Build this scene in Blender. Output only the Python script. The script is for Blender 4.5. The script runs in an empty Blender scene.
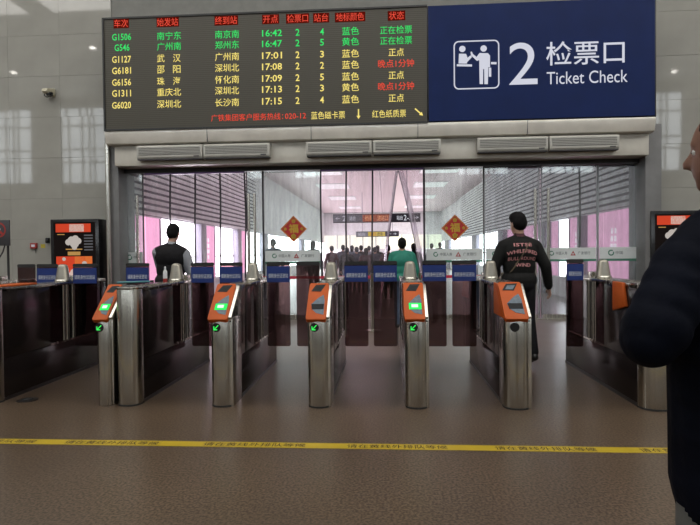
import bpy, bmesh, math, random
import numpy as np
from mathutils import Vector, Matrix
from mathutils.bvhtree import BVHTree
random.seed(7)
SC = bpy.context.scene
COL = SC.collection

# ------------------------------------------------------------------ camera
F_PX, CAM_H = 530.0, 1.28
YAW, PITCH, ROLL = math.atan(35 / 530), math.atan(10.2 / 530), 0.010
FW = Vector((-math.sin(YAW) * math.cos(PITCH), math.cos(YAW) * math.cos(PITCH), -math.sin(PITCH)))
_r0 = Vector((math.cos(YAW), math.sin(YAW), 0)); _u0 = _r0.cross(FW)
RT = _r0 * math.cos(ROLL) - _u0 * math.sin(ROLL)
UP = _u0 * math.cos(ROLL) + _r0 * math.sin(ROLL)
CAM = Vector((0, 0, CAM_H))
cd = bpy.data.cameras.new('camera'); cam = bpy.data.objects.new('camera', cd); COL.objects.link(cam)
cd.sensor_width = 36; cd.lens = F_PX * 36 / 700; cd.clip_start = 0.05; cd.clip_end = 200
M = Matrix((RT, UP, -FW)).transposed().to_4x4(); M.translation = CAM
cam.matrix_world = M
SC.camera = cam
def ray(x, y): return RT * ((x - 350) / F_PX) + UP * ((262.5 - y) / F_PX) + FW
def on_y(x, y, Y): d = ray(x, y); return CAM + d * (Y / d.y)            # pixel -> vertical plane facing the hall
def on_x(x, y, X): d = ray(x, y); return CAM + d * (X / d.x)            # pixel -> side wall plane
def ground(x, y): d = ray(x, y); return CAM + d * (-CAM_H / d.z)        # pixel -> floor

# ------------------------------------------------------------------ world, exposure
w = bpy.data.worlds.new('world'); SC.world = w; w.use_nodes = True
w.node_tree.nodes['Background'].inputs[0].default_value = (0.75, 0.82, 0.9, 1)
w.node_tree.nodes['Background'].inputs[1].default_value = 0.6
SC.view_settings.view_transform = 'Standard'; SC.view_settings.look = 'None'
SC.view_settings.gamma = 1; SC.view_settings.use_curve_mapping = False
SC.view_settings.exposure = 0.0
SC.cycles.use_denoising = True
SC.cycles.max_bounces = 8; SC.cycles.transparent_max_bounces = 24
SC.cycles.caustics_reflective = False; SC.cycles.caustics_refractive = False
SC.cycles.sample_clamp_indirect = 6
HALL_WIN = 3.6        # daylight through the clerestory windows behind the camera
HALL_LAMP = 30.0      # ceiling downlights of the hall
HALL_FILL = 3.6        # added fill light panels at the hall ceiling
CORR_WIN = 24.0        # frosted windows of the concourse behind the doors
CORR_FILL = 1.3       # added fill light panels of the concourse

# ------------------------------------------------------------------ materials
MATS = {}
def nodes_of(name):
    m = bpy.data.materials.new(name); m.use_nodes = True
    nt = m.node_tree
    for n in list(nt.nodes): nt.nodes.remove(n)
    out = nt.nodes.new('ShaderNodeOutputMaterial')
    MATS[name] = m
    return m, nt, out
def coords(nt, scale=(1, 1, 1)):
    tc = nt.nodes.new('ShaderNodeTexCoord'); mp = nt.nodes.new('ShaderNodeMapping')
    mp.inputs['Scale'].default_value = scale
    nt.links.new(tc.outputs['Object'], mp.inputs['Vector'])
    return mp.outputs['Vector']
def noise(nt, vec, scale, detail=3):
    n = nt.nodes.new('ShaderNodeTexNoise'); n.inputs['Scale'].default_value = scale; n.inputs['Detail'].default_value = detail
    nt.links.new(vec, n.inputs['Vector']); return n.outputs['Fac']
def ramp(nt, fac, c0, c1, p0=0.3, p1=0.7):
    r = nt.nodes.new('ShaderNodeValToRGB')
    r.color_ramp.elements[0].color = (*c0, 1); r.color_ramp.elements[1].color = (*c1, 1)
    r.color_ramp.elements[0].position = p0; r.color_ramp.elements[1].position = p1
    nt.links.new(fac, r.inputs['Fac']); return r.outputs['Color']
def mat(name, col, rough=0.5, metal=0.0, spec=0.5, var=0.08, vs=6.0, vscale=(1, 1, 1), bump=0.0, bs=40.0, coat=0.0, rvar=0.0):
    m, nt, out = nodes_of(name)
    b = nt.nodes.new('ShaderNodeBsdfPrincipled')
    nt.links.new(b.outputs[0], out.inputs[0])
    b.inputs['Roughness'].default_value = rough; b.inputs['Metallic'].default_value = metal
    b.inputs['Specular IOR Level'].default_value = spec; b.inputs['Coat Weight'].default_value = coat
    v = coords(nt, vscale); n = noise(nt, v, vs)
    lo = tuple(max(0, c * (1 - var)) for c in col); hi = tuple(min(1, c * (1 + var)) for c in col)
    nt.links.new(ramp(nt, n, lo, hi), b.inputs['Base Color'])
    if rvar:
        mr = nt.nodes.new('ShaderNodeMapRange'); mr.inputs[3].default_value = rough - rvar; mr.inputs[4].default_value = rough + rvar
        nt.links.new(n, mr.inputs[0]); nt.links.new(mr.outputs[0], b.inputs['Roughness'])
    if bump:
        bp = nt.nodes.new('ShaderNodeBump'); bp.inputs['Strength'].default_value = bump; bp.inputs['Distance'].default_value = 0.01
        nt.links.new(noise(nt, v, bs), bp.inputs['Height']); nt.links.new(bp.outputs[0], b.inputs['Normal'])
    return m
def emit(name, col, strength, var=0.04):
    m, nt, out = nodes_of(name)
    e = nt.nodes.new('ShaderNodeEmission'); e.inputs['Strength'].default_value = strength
    n = noise(nt, coords(nt), 3.0)
    nt.links.new(ramp(nt, n, tuple(c * (1 - var) for c in col), col), e.inputs['Color'])
    nt.links.new(e.outputs[0], out.inputs[0]); return m
def glass(name, tint, refl=0.06, rough=0.03, haze=0.0, hazecol=(0.8, 0.82, 0.85)):
    m, nt, out = nodes_of(name)
    t = nt.nodes.new('ShaderNodeBsdfTransparent')
    n = noise(nt, coords(nt), 2.0)
    nt.links.new(ramp(nt, n, tuple(c * 0.96 for c in tint), tint), t.inputs['Color'])
    g = nt.nodes.new('ShaderNodeBsdfGlossy'); g.inputs['Roughness'].default_value = rough
    lw = nt.nodes.new('ShaderNodeLayerWeight'); lw.inputs['Blend'].default_value = 0.25
    mr = nt.nodes.new('ShaderNodeMapRange'); mr.inputs[3].default_value = refl; mr.inputs[4].default_value = 0.7
    nt.links.new(lw.outputs['Fresnel'], mr.inputs[0])
    mx = nt.nodes.new('ShaderNodeMixShader'); nt.links.new(mr.outputs[0], mx.inputs[0])
    src = t.outputs[0]
    if haze:
        d = nt.nodes.new('ShaderNodeBsdfTranslucent'); d.inputs['Color'].default_value = (*hazecol, 1)
        d2 = nt.nodes.new('ShaderNodeBsdfDiffuse'); d2.inputs['Color'].default_value = (*hazecol, 1)
        ad = nt.nodes.new('ShaderNodeMixShader'); ad.inputs[0].default_value = 0.5
        nt.links.new(d.outputs[0], ad.inputs[1]); nt.links.new(d2.outputs[0], ad.inputs[2])
        hz = nt.nodes.new('ShaderNodeMixShader')
        hn = nt.nodes.new('ShaderNodeMapRange'); hn.inputs[1].default_value = 0.35; hn.inputs[2].default_value = 0.75
        hn.inputs[3].default_value = haze * 0.5; hn.inputs[4].default_value = haze * 1.6
        nt.links.new(noise(nt, coords(nt, (5, 1, 0.7)), 2.2), hn.inputs[0]); nt.links.new(hn.outputs[0], hz.inputs[0])
        nt.links.new(src, hz.inputs[1]); nt.links.new(ad.outputs[0], hz.inputs[2]); src = hz.outputs[0]
    nt.links.new(src, mx.inputs[1]); nt.links.new(g.outputs[0], mx.inputs[2])
    nt.links.new(mx.outputs[0], out.inputs[0]); return m

def floor_material():
    m, nt, out = nodes_of('granite_floor')
    b = nt.nodes.new('ShaderNodeBsdfPrincipled'); nt.links.new(b.outputs[0], out.inputs[0])
    v = coords(nt)
    c1 = ramp(nt, noise(nt, v, 70, 3), (0.042, 0.027, 0.017), (0.135, 0.097, 0.067), 0.36, 0.62)
    c2 = ramp(nt, noise(nt, v, 0.9, 4), (0.82, 0.82, 0.82), (1.1, 1.08, 1.05), 0.3, 0.7)
    mx = nt.nodes.new('ShaderNodeMix'); mx.data_type = 'RGBA'; mx.blend_type = 'MULTIPLY'; mx.inputs[0].default_value = 1
    nt.links.new(c1, mx.inputs[6]); nt.links.new(c2, mx.inputs[7]); nt.links.new(mx.outputs[2], b.inputs['Base Color'])
    mr = nt.nodes.new('ShaderNodeMapRange'); mr.inputs[3].default_value = 0.27; mr.inputs[4].default_value = 0.33
    nt.links.new(noise(nt, v, 2.5, 4), mr.inputs[0]); nt.links.new(mr.outputs[0], b.inputs['Roughness'])
    b.inputs['Specular IOR Level'].default_value = 0.45
    return m
def led_material():
    m, nt, out = nodes_of('led_screen')
    b = nt.nodes.new('ShaderNodeBsdfPrincipled'); nt.links.new(b.outputs[0], out.inputs[0])
    wv = nt.nodes.new('ShaderNodeTexWave'); wv.bands_direction = 'Z'; wv.inputs['Scale'].default_value = 9
    nt.links.new(coords(nt), wv.inputs['Vector'])
    nt.links.new(ramp(nt, wv.outputs['Fac'], (0.044, 0.040, 0.028), (0.070, 0.064, 0.047), 0, 1), b.inputs['Base Color'])
    b.inputs['Roughness'].default_value = 0.55
    return m

floor_material(); led_material()
mat('stone', (0.33, 0.325, 0.295), 0.04, spec=0.75, var=0.10, vs=1.3)
mat('joint', (0.20, 0.20, 0.185), 0.8)
mat('hall_paint', (0.42, 0.42, 0.41), 0.8)
mat('hall_ceiling', (0.5, 0.5, 0.5), 0.8)
mat('steel', (0.52, 0.50, 0.445), 0.26, 1.0, var=0.14, vs=30, vscale=(1, 1, 0.02), rvar=0.06)
mat('steel_bright', (0.72, 0.70, 0.64), 0.24, 1.0, var=0.08, vs=30, vscale=(1, 1, 0.03))
mat('cladding', (0.78, 0.75, 0.68), 0.28, 0.25, var=0.10, vs=3, bump=0.35, bs=4)
mat('cream_metal', (0.60, 0.575, 0.51), 0.36, 0.15, var=0.06, vs=5)
mat('aircon', (0.47, 0.46, 0.42), 0.4, var=0.05)
mat('aircon_grille', (0.19, 0.19, 0.18), 0.6, var=0.2, vs=80)
mat('aircon_edge', (0.035, 0.035, 0.035), 0.5)
mat('dark_frame', (0.035, 0.037, 0.04), 0.4, 0.3)
mat('stile_grey', (0.30, 0.32, 0.33), 0.35, 0.4); mat('grey_jamb', (0.16, 0.16, 0.16), 0.4)
mat('gate_panel', (0.034, 0.026, 0.025), 0.18, 0.6, var=0.15, vs=4)
mat('gate_dark', (0.016, 0.014, 0.014), 0.3)
mat('orange', (0.46, 0.085, 0.012), 0.5, spec=0.25, var=0.06)
mat('sensor', (0.10, 0.135, 0.17), 0.3, spec=0.3, var=0.2, vs=60)
mat('slot', (0.02, 0.02, 0.02), 0.5, spec=0.2, var=0.2)
mat('rubber', (0.02, 0.02, 0.02), 0.7)
mat('cap_metal', (0.34, 0.32, 0.27), 0.38, 0.8, var=0.1)
mat('label_blue', (0.018, 0.042, 0.20), 0.35, var=0.05)
mat('sign_blue', (0.006, 0.017, 0.085), 0.4, spec=0.15, var=0.10, vs=2)
mat('print_white', (0.82, 0.83, 0.85), 0.5, var=0.02)
emit('sign_white', (0.86, 0.88, 1.0), 0.75)
mat('print_grey', (0.62, 0.66, 0.75), 0.5, var=0.02)
mat('black_frame', (0.018, 0.018, 0.018), 0.4)
emit('led_red', (1.0, 0.10, 0.06), 0.85); emit('led_green', (0.06, 0.95, 0.20), 0.85); emit('led_yellow', (1.0, 0.82, 0.22), 1.0)
emit('led_headback', (0.35, 0.02, 0.01), 0.27)
emit('screen_green', (0.03, 0.9, 0.12), 1.3); emit('screen_core', (0.55, 1.0, 0.6), 1.8); emit('arrow_green', (0.05, 0.9, 0.12), 1.1)
mat('screen_off', (0.012, 0.014, 0.016), 0.45, spec=0.15)
mat('tape_yellow', (0.42, 0.30, 0.016), 0.45, var=0.10, vs=5)
mat('print_dark', (0.045, 0.03, 0.012), 0.6)
glass('door_glass', (0.84, 0.92, 0.90), 0.07, 0.03, 0.12, (0.80, 0.88, 0.87))  # milky haze in the glass stands in for pale reflections
glass('clear_glass', (0.86, 0.88, 0.90), 0.06)
glass('smoked_glass', (0.16, 0.12, 0.13), 0.06)
glass('flap_glass', (0.40, 0.29, 0.30), 0.05)
glass('pvc', (0.86, 0.82, 0.87), 0.05, 0.10, 0.13, (0.85, 0.80, 0.86))
glass('pvc_fold', (0.80, 0.77, 0.83), 0.08, 0.12, 0.38, (0.88, 0.84, 0.90))
mat('curtain_edge', (0.03, 0.028, 0.035), 0.5)
mat('curtain_rail', (0.10, 0.055, 0.14), 0.3, 0.5)  # purple reflection put into the rail's base colour
mat('band_white', (0.62, 0.66, 0.66), 0.5, var=0.03)
mat('band_green', (0.05, 0.20, 0.13), 0.4)
mat('logo_green', (0.02, 0.16, 0.10), 0.5); mat('logo_red', (0.35, 0.03, 0.03), 0.5); mat('logo_grey', (0.07, 0.10, 0.11), 0.5)
mat('fu_red', (0.45, 0.022, 0.022), 0.45, var=0.1); mat('fu_gold', (0.55, 0.36, 0.04), 0.4, 0.2)
mat('corr_wall', (0.78, 0.79, 0.80), 0.5); mat('corr_dark', (0.17, 0.13, 0.18), 0.35)
mat('corr_ceiling', (0.80, 0.66, 0.69), 0.5, var=0.04); mat('corr_joint', (0.16, 0.13, 0.14), 0.8)
mat('slat', (0.92, 0.92, 0.94), 0.5); mat('louvre_back', (0.13, 0.11, 0.14), 0.8)
mat('pillar', (0.25, 0.24, 0.30), 0.4)
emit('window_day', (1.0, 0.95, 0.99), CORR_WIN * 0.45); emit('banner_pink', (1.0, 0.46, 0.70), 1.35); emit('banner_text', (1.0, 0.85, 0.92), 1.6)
emit('window_end', (1.0, 0.96, 0.80), 1.6)
emit('corr_fill', (1.0, 0.93, 0.95), CORR_FILL)
emit('hall_fill', (1.0, 0.97, 0.92), HALL_FILL); emit('hall_window', (0.90, 0.96, 1.0), HALL_WIN); emit('hall_lamp', (1.0, 0.95, 0.88), HALL_LAMP)
mat('sign_black', (0.02, 0.02, 0.03), 0.35); mat('sign_grey', (0.16, 0.18, 0.20), 0.4)
emit('sign_orange', (0.55, 0.11, 0.035), 0.55); emit('sign_amber', (1.0, 0.45, 0.2), 0.9); emit('sign_yellow', (0.95, 0.75, 0.1), 0.7); emit('sign_lit', (0.85, 0.88, 0.95), 0.8)
mat('cabinet_black', (0.012, 0.012, 0.013), 0.18)
emit('ad_red', (0.80, 0.075, 0.03), 0.75); emit('ad_orange', (0.9, 0.22, 0.05), 0.75); emit('ad_pale', (0.95, 0.72, 0.62), 0.65); emit('ad_gold', (0.9, 0.5, 0.15), 0.5); emit('ad_white', (0.8, 0.72, 0.66), 0.6); emit('ad_black', (0.03, 0.022, 0.02), 0.3); emit('ad_grey', (0.25, 0.25, 0.27), 0.4)
mat('alarm_red', (0.35, 0.03, 0.025), 0.4); mat('sticker_yellow', (0.45, 0.36, 0.03), 0.5)
mat('cctv_cream', (0.55, 0.51, 0.38), 0.4); mat('cctv_black', (0.01, 0.01, 0.01), 0.2)
mat('belt_red', (0.50, 0.02, 0.05), 0.5); mat('white_plastic', (0.75, 0.76, 0.78), 0.35); mat('teal', (0.04, 0.20, 0.22), 0.3)
mat('sign_board', (0.045, 0.045, 0.05), 0.4)
mat('skin', (0.42, 0.24, 0.17), 0.5, var=0.1, vs=20); mat('skin_tan', (0.20, 0.10, 0.068), 0.5, var=0.12, vs=20)
mat('hair', (0.006, 0.0055, 0.006), 0.7, spec=0.12, var=0.3, vs=60, vscale=(1, 1, 0.2)); mat('hair_brown', (0.025, 0.014, 0.010), 0.7, spec=0.15, var=0.3, vs=60)
mat('eye_white', (0.7, 0.7, 0.68), 0.2); mat('eye_dark', (0.015, 0.012, 0.01), 0.1); mat('lips', (0.30, 0.12, 0.10), 0.5)
mat('cloth_black', (0.008, 0.0075, 0.009), 0.75, spec=0.2, var=0.25, vs=9, bump=0.4, bs=30)
mat('cloth_jacket', (0.011, 0.011, 0.0105), 0.8, spec=0.2, var=0.25, vs=9, bump=0.4, bs=26)
mat('cloth_navy', (0.0035, 0.0045, 0.009), 0.75, spec=0.06, var=0.3, vs=5, bump=0.5, bs=16)
mat('cloth_grey', (0.30, 0.31, 0.34), 0.8, var=0.1, bump=0.3, bs=30)
mat('cloth_green', (0.012, 0.19, 0.135), 0.7, var=0.12, bump=0.3, bs=20)
mat('cloth_maroon', (0.07, 0.018, 0.025), 0.8, var=0.2); mat('cloth_slate', (0.07, 0.075, 0.10), 0.8, spec=0.2, var=0.2)
mat('cloth_steelblue', (0.11, 0.14, 0.19), 0.8, var=0.2); mat('jeans', (0.07, 0.10, 0.16), 0.8, var=0.2, vs=14)
mat('trousers', (0.010, 0.010, 0.012), 0.8, spec=0.2, var=0.2); mat('trousers_grey', (0.10, 0.10, 0.095), 0.8, var=0.2)
mat('shoe', (0.015, 0.014, 0.014), 0.45); mat('letter_pink', (0.68, 0.30, 0.30), 0.7); mat('strap_brown', (0.13, 0.10, 0.06), 0.7)

# ------------------------------------------------------------------ mesh helpers
class MB:
    def __init__(s): s.v = []; s.f = []
    def add(s, vs, fs):
        o = len(s.v); s.v += [tuple(p) for p in vs]; s.f += [tuple(i + o for i in f) for f in fs]; return s
    def box(s, x0, x1, y0, y1, z0, z1):
        v = [(x, y, z) for z in (z0, z1) for y in (y0, y1) for x in (x0, x1)]
        return s.add(v, [(0, 2, 3, 1), (4, 5, 7, 6), (0, 1, 5, 4), (2, 6, 7, 3), (0, 4, 6, 2), (1, 3, 7, 5)])
    def prism(s, poly, a, b, axis='z'):
        def P(p, t): return {'z': (p[0], p[1], t), 'y': (p[0], t, p[1]), 'x': (t, p[0], p[1])}[axis]
        n = len(poly)
        v = [P(p, a) for p in poly] + [P(p, b) for p in poly]
        return s.add(v, [tuple(range(n - 1, -1, -1)), tuple(range(n, 2 * n))] + [(i, (i + 1) % n, n + (i + 1) % n, n + i) for i in range(n)])
    def lathe(s, prof, c=(0, 0, 0), n=20):
        v = []; f = []
        for r, z in prof: v += [(c[0] + r * math.cos(2 * math.pi * i / n), c[1] + r * math.sin(2 * math.pi * i / n), c[2] + z) for i in range(n)]
        for k in range(len(prof) - 1): f += [(k * n + i, k * n + (i + 1) % n, (k + 1) * n + (i + 1) % n, (k + 1) * n + i) for i in range(n)]
        f += [tuple(range(n - 1, -1, -1)), tuple((len(prof) - 1) * n + i for i in range(n))]
        return s.add(v, f)
    def tube(s, pts, r, n=10):
        pts = [Vector(p) for p in pts]; v = []; f = []
        for k, p in enumerate(pts):
            d = (pts[min(k + 1, len(pts) - 1)] - pts[max(k - 1, 0)]).normalized()
            a = d.orthogonal().normalized() if k == 0 else (a - d * a.dot(d)).normalized()
            b = d.cross(a)
            v += [tuple(p + (a * math.cos(2 * math.pi * i / n) + b * math.sin(2 * math.pi * i / n)) * r) for i in range(n)]
        for k in range(len(pts) - 1): f += [(k * n + i, k * n + (i + 1) % n, (k + 1) * n + (i + 1) % n, (k + 1) * n + i) for i in range(n)]
        f += [tuple(range(n - 1, -1, -1)), tuple((len(pts) - 1) * n + i for i in range(n))]
        return s.add(v, f)
    def disc(s, c, r, n=20, axis='y', t=0.002):
        return s.prism([(c[0] + r * math.cos(2 * math.pi * i / n), c[1] + r * math.sin(2 * math.pi * i / n)) for i in range(n)], c[2] - t, c[2], axis)
    def grid(s, fn, nu, nv):
        v = [fn(i / nu, j / nv) for j in range(nv + 1) for i in range(nu + 1)]; k = nu + 1
        return s.add(v, [(j * k + i, j * k + i + 1, (j + 1) * k + i + 1, (j + 1) * k + i) for j in range(nv) for i in range(nu)])
    def mesh(s, name, bevel=0.0, smooth=35, seg=2):
        me = bpy.data.meshes.new(name); me.from_pydata(s.v, [], s.f)
        bm = bmesh.new(); bm.from_mesh(me)
        bmesh.ops.recalc_face_normals(bm, faces=bm.faces)
        if bevel:
            es = [e for e in bm.edges if len(e.link_faces) == 2 and e.calc_face_angle(0) > 0.6]
            bmesh.ops.bevel(bm, geom=es, offset=bevel, segments=seg, affect='EDGES', profile=0.5)
        bm.to_mesh(me); bm.free()
        if smooth:
            me.polygons.foreach_set('use_smooth', [True] * len(me.polygons)); me.set_sharp_from_angle(angle=math.radians(smooth))
        return me
    def build(s, name, m, parent=None, bevel=0.0, smooth=35, loc=None, seg=2):
        return link(name, s.mesh(name, bevel, smooth, seg), m, parent, loc)
def link(name, me, m, parent=None, loc=None):
    if m and not me.materials: me.materials.append(MATS[m])
    o = bpy.data.objects.new(name, me); COL.objects.link(o)
    if parent: o.parent = parent
    if loc is not None: o.location = loc
    return o
def tag(o, label, cat, group=None):
    o['label'] = label; o['category'] = cat
    if group: o['group'] = group
    return o
def struct(o, label=None, cat=None):
    o['kind'] = 'structure'
    if label: o['label'] = label
    if cat: o['category'] = cat
    return o
def empty(name, loc=(0, 0, 0), rz=0):
    o = bpy.data.objects.new(name, None); COL.objects.link(o); o.location = loc; o.rotation_euler = (0, 0, rz); o.empty_display_size = 0.1
    return o
def thing(name, label, cat, loc=(0, 0, 0), rz=0, group=None): return tag(empty(name, loc, rz), label, cat, group)
def roundrect(x0, x1, z0, z1, r, n=5):
    p = []
    for cx, cz, a in ((x1 - r, z1 - r, 0), (x0 + r, z1 - r, 90), (x0 + r, z0 + r, 180), (x1 - r, z0 + r, 270)):
        p += [(cx + r * math.cos(math.radians(a + 90 * k / n)), cz + r * math.sin(math.radians(a + 90 * k / n))) for k in range(n + 1)]
    return p
_txt = {}
def text_mesh(s, bold=0.0):
    """flat lettering normalised to the unit square (x right, y up)"""
    if (s, bold) in _txt: return _txt[(s, bold)]
    c = bpy.data.curves.new('lettering', 'FONT'); c.body = s; c.resolution_u = 6 if s in ('2', 'Ticket Check', '检票口') else 2; c.offset = bold
    o = bpy.data.objects.new('lettering', c); COL.objects.link(o)
    bpy.context.view_layer.update()
    me = bpy.data.meshes.new_from_object(o.evaluated_get(bpy.context.evaluated_depsgraph_get()))
    co = np.zeros(len(me.vertices) * 3); me.vertices.foreach_get('co', co); co = co.reshape(-1, 3)
    tri = [tuple(p.vertices) for p in me.polygons]
    lo, hi = co.min(0), co.max(0)
    co = (co - lo) / np.maximum(hi - lo, 1e-6)
    bpy.data.objects.remove(o); bpy.data.curves.remove(c); bpy.data.meshes.remove(me)
    _txt[(s, bold)] = (co, tri); return co, tri
def text(s, x0, x1, z0, z1, y, m, parent, bold=0.0, name='lettering'):
    """lettering on a plane facing -y"""
    co, tri = text_mesh(s, bold)
    v = [(x0 + p[0] * (x1 - x0), y, z0 + p[1] * (z1 - z0)) for p in co]
    me = bpy.data.meshes.new(name); me.from_pydata(v, [], tri)
    return link(name, me, m, parent)
def text_px(s, px0, px1, pyc, ph, Y, m, parent, bold=0.0, origin=Vector((0, 0, 0))):
    c = on_y((px0 + px1) / 2, pyc, Y)
    hw = (on_y(px1, pyc, Y).x - on_y(px0, pyc, Y).x) / 2; hh = (on_y((px0 + px1) / 2, pyc - ph / 2, Y).z - on_y((px0 + px1) / 2, pyc + ph / 2, Y).z) / 2
    return text(s, c.x - hw - origin.x, c.x + hw - origin.x, c.z - hh - origin.z, c.z + hh - origin.z, Y - origin.y, m, parent, bold)

# ------------------------------------------------------------------ the setting: hall
YW = 10.1                                    # plane of the door wall
XL, XR = -5.28, 4.90                         # opening in the wall
fl = struct(MB().box(-28, 28, -15.3, 47, -0.2, 0).build('floor', 'granite_floor', smooth=0), 'speckled brown polished granite floor', 'floor')
wf = MB().box(-28, XL, YW, YW + 0.3, 0, 12).box(XR, 28, YW, YW + 0.3, 0, 12).box(XL, XR, YW, YW + 0.3, 3.5, 12).build('wall_front', 'joint', smooth=0)
struct(wf, 'polished grey stone slab wall around the doors', 'wall')
SW, SH, J = 1.06, 0.80, 0.003
slab = MB().box(J / 2, SW - J / 2, -0.022, 0.0, J / 2, SH - J / 2).mesh('stone_slab', bevel=0.0012, smooth=0, seg=1)
for side in (-1, 1):
    for c in range(4):
        for r in range(9):
            x = XL - SW * (c + 1) if side < 0 else XR + SW * c
            o = link('stone_slab', slab, 'stone', wf, (x, YW + random.uniform(-0.0008, 0.0008), r * SH))
            o.rotation_euler = (random.uniform(-0.0012, 0.0012), 0, random.uniform(-0.0012, 0.0012))
ho = MB().box(-28, XL - 4 * SW, YW - 0.02, YW, 0, 12).box(XR + 4 * SW, 28, YW - 0.02, YW, 0, 12).box(XL - 4 * SW, XR + 4 * SW, YW - 0.02, YW, 7.2, 12)
ho.build('stone_cladding', 'stone', wf, smooth=0)
struct(MB().box(-28.3, -28, -15.3, YW, 0, 12).build('wall_left', 'hall_paint', smooth=0))
struct(MB().box(28, 28.3, -15.3, YW, 0, 12).build('wall_right', 'hall_paint', smooth=0))
ce = struct(MB().box(-28.3, 28.3, -15.3, YW + 0.3, 12, 12.3).build('ceiling', 'hall_ceiling', smooth=0))
for q in range(9):                           # added fill light panels under the ceiling above the gates, out of view
    MB().box(-26 + q * 5.8, -21.4 + q * 5.8, -2.5, 6.0, 11.97, 11.995).build('hall_fill_panel', 'hall_fill', ce, smooth=0)
# back wall behind the camera with a clerestory of tall gridded windows
wb = struct(MB().box(-28, 28, -15.3, -15, 0, 6.2).box(-28, 28, -15.3, -15, 11.4, 12).build('wall_back', 'hall_paint', smooth=0))
xs = -27.6; k = 1
while xs < 26:
    wn = struct(empty('window_%d' % k, (xs, -15, 6.2)))
    MB().box(0, 3.3, -0.2, -0.15, 0, 5.2).build('pane', 'hall_window', wn, smooth=0)
    fr = MB()
    for gx in (0, 0.55, 1.5, 2.0, 2.35, 3.3): fr.box(gx - 0.05, gx + 0.05, -0.15, -0.05, 0, 5.2)
    for gz in (0.05, 1.5, 2.3, 3.9, 5.15): fr.box(0, 3.3, -0.14, -0.06, gz - 0.05, gz + 0.05)
    fr.build('window_frame', 'dark_frame', wn, smooth=0)
    MB().box(3.35, 5.35, -0.3, 0, 0, 5.2).build('wall_pier', 'hall_paint', wn, smooth=0)
    xs += 5.4; k += 1
def lamp_from_reflection(px, py):            # where a ceiling lamp must hang to be mirrored at this pixel of the stone wall
    d = ray(px, py); t = (11.9 - CAM_H) / d.z; p = CAM + d * t
    return (p.x, 2 * YW - p.y, 11.85)
for i, (p, lab) in enumerate((((15, 72), 'round ceiling downlight nearest the clerestory wall'), ((94, 47), 'round ceiling downlight in the middle of the hall'), ((673, 70), 'round ceiling downlight on the blue sign side of the hall'))):
    t = thing('ceiling_downlight', lab, 'lamp', lamp_from_reflection(*p), group='hall ceiling downlights')
    MB().lathe([(0.16, 0), (0.20, 0.02), (0.20, 0.15)]).build('housing', 'steel', t)
    MB().lathe([(0.14, -0.012), (0.14, -0.001)]).build('diffuser', 'hall_lamp', t)

# ------------------------------------------------------------------ fascia, jambs
tr = struct(MB().box(-5.02, 4.62, 9.62, YW + 0.25, 2.93, 3.30).build('trim_1', 'cream_metal', bevel=0.008), 'cream metal beam carrying the air curtains', 'beam')
t2 = struct(MB().prism([(9.50, 3.32), (9.60, 3.305), (YW, 3.305), (YW, 3.55), (9.46, 3.55), (9.46, 3.50)], -5.12, 4.66, 'x').build('trim_2', 'cladding', bevel=0.006), 'dented bright metal cladding under the display board', 'cladding')
x = -5.12
seams = MB()
for q in (-3.2, -1.3, 0.6, 2.5): seams.box(q - 0.004, q + 0.004, 9.455, 9.61, 3.31, 3.55)
seams.build('seam', 'grey_jamb', t2, smooth=0)
struct(MB().box(XL, -5.02, 9.75, YW + 0.3, 0, 3.5).build('trim_3', 'grey_jamb', bevel=0.01), 'dark grey door jamb beside the red advertising cabinet', 'jamb')
struct(MB().box(4.62, XR, 9.75, YW + 0.3, 0, 3.5).build('trim_4', 'grey_jamb', bevel=0.01), 'dark grey door jamb under the blue sign', 'jamb')
struct(MB().tube([(-5.20, 9.70, 0), (-5.20, 9.70, 3.42)], 0.045, 14).build('trim_5', 'steel_bright'), 'bright steel tube guarding the door jamb', 'tube')
struct(MB().box(-5.02, 4.62, 9.98, YW + 0.2, 2.85, 2.93).build('trim_6', 'dark_frame'), 'dark door header rail under the air curtains', 'rail')
struct(MB().box(-5.02, 4.62, YW - 0.05, YW + 0.12, 0, 0.012).build('trim_7', 'steel'), 'steel door threshold set in the floor', 'threshold')
struct(MB().box(-5.10, 4.64, 9.47, YW, 3.552, 3.60).build('trim_8', 'black_frame'), 'dark shadow gap under the display board', 'trim')

# air curtains
for i, (a, b) in enumerate(((137, 203), (203.5, 270), (306, 372), (373, 441), (477, 548), (549, 619))):
    x0, x1 = on_y(a, 150, 9.5).x + 0.006, on_y(b, 150, 9.5).x - 0.006
    W = x1 - x0
    where = ('closest to the steel tube jamb', 'over the closed plastic curtain, second from the tube', 'above the open plastic curtain, on the departure board side', 'above the open plastic curtain, on the blue sign side', 'under the middle of the blue sign', 'under the blue sign beside the stone jamb')[i]
    t = thing('air_curtain', 'long grey air curtain unit ' + where, 'air curtain', ((x0 + x1) / 2, 9.62, 3.02), group='air curtains over the doors')
    MB().prism([(0, 0), (-0.13, 0), (-0.155, 0.035), (-0.155, 0.22), (-0.12, 0.255), (0, 0.255)], -W / 2, W / 2, 'x').build('housing', 'aircon', t, bevel=0.006)
    MB().box(-W / 2 + 0.04, W / 2 - 0.04, -0.162, -0.150, 0.075, 0.215).build('intake_grille', 'aircon_grille', t)
    for q in range(5): MB().box(-W / 2 + 0.04, W / 2 - 0.04, -0.168, -0.160, 0.085 + q * 0.028, 0.095 + q * 0.028).build('grille_bar', 'aircon', t, smooth=0)
    MB().box(-W / 2 + 0.01, W / 2 - 0.01, -0.145, -0.02, -0.014, 0.004).build('outlet', 'aircon_edge', t)
    MB().box(W / 2 - 0.16, W / 2 - 0.06, -0.158, -0.152, 0.030, 0.050).build('badge', 'aircon_edge', t)

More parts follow.
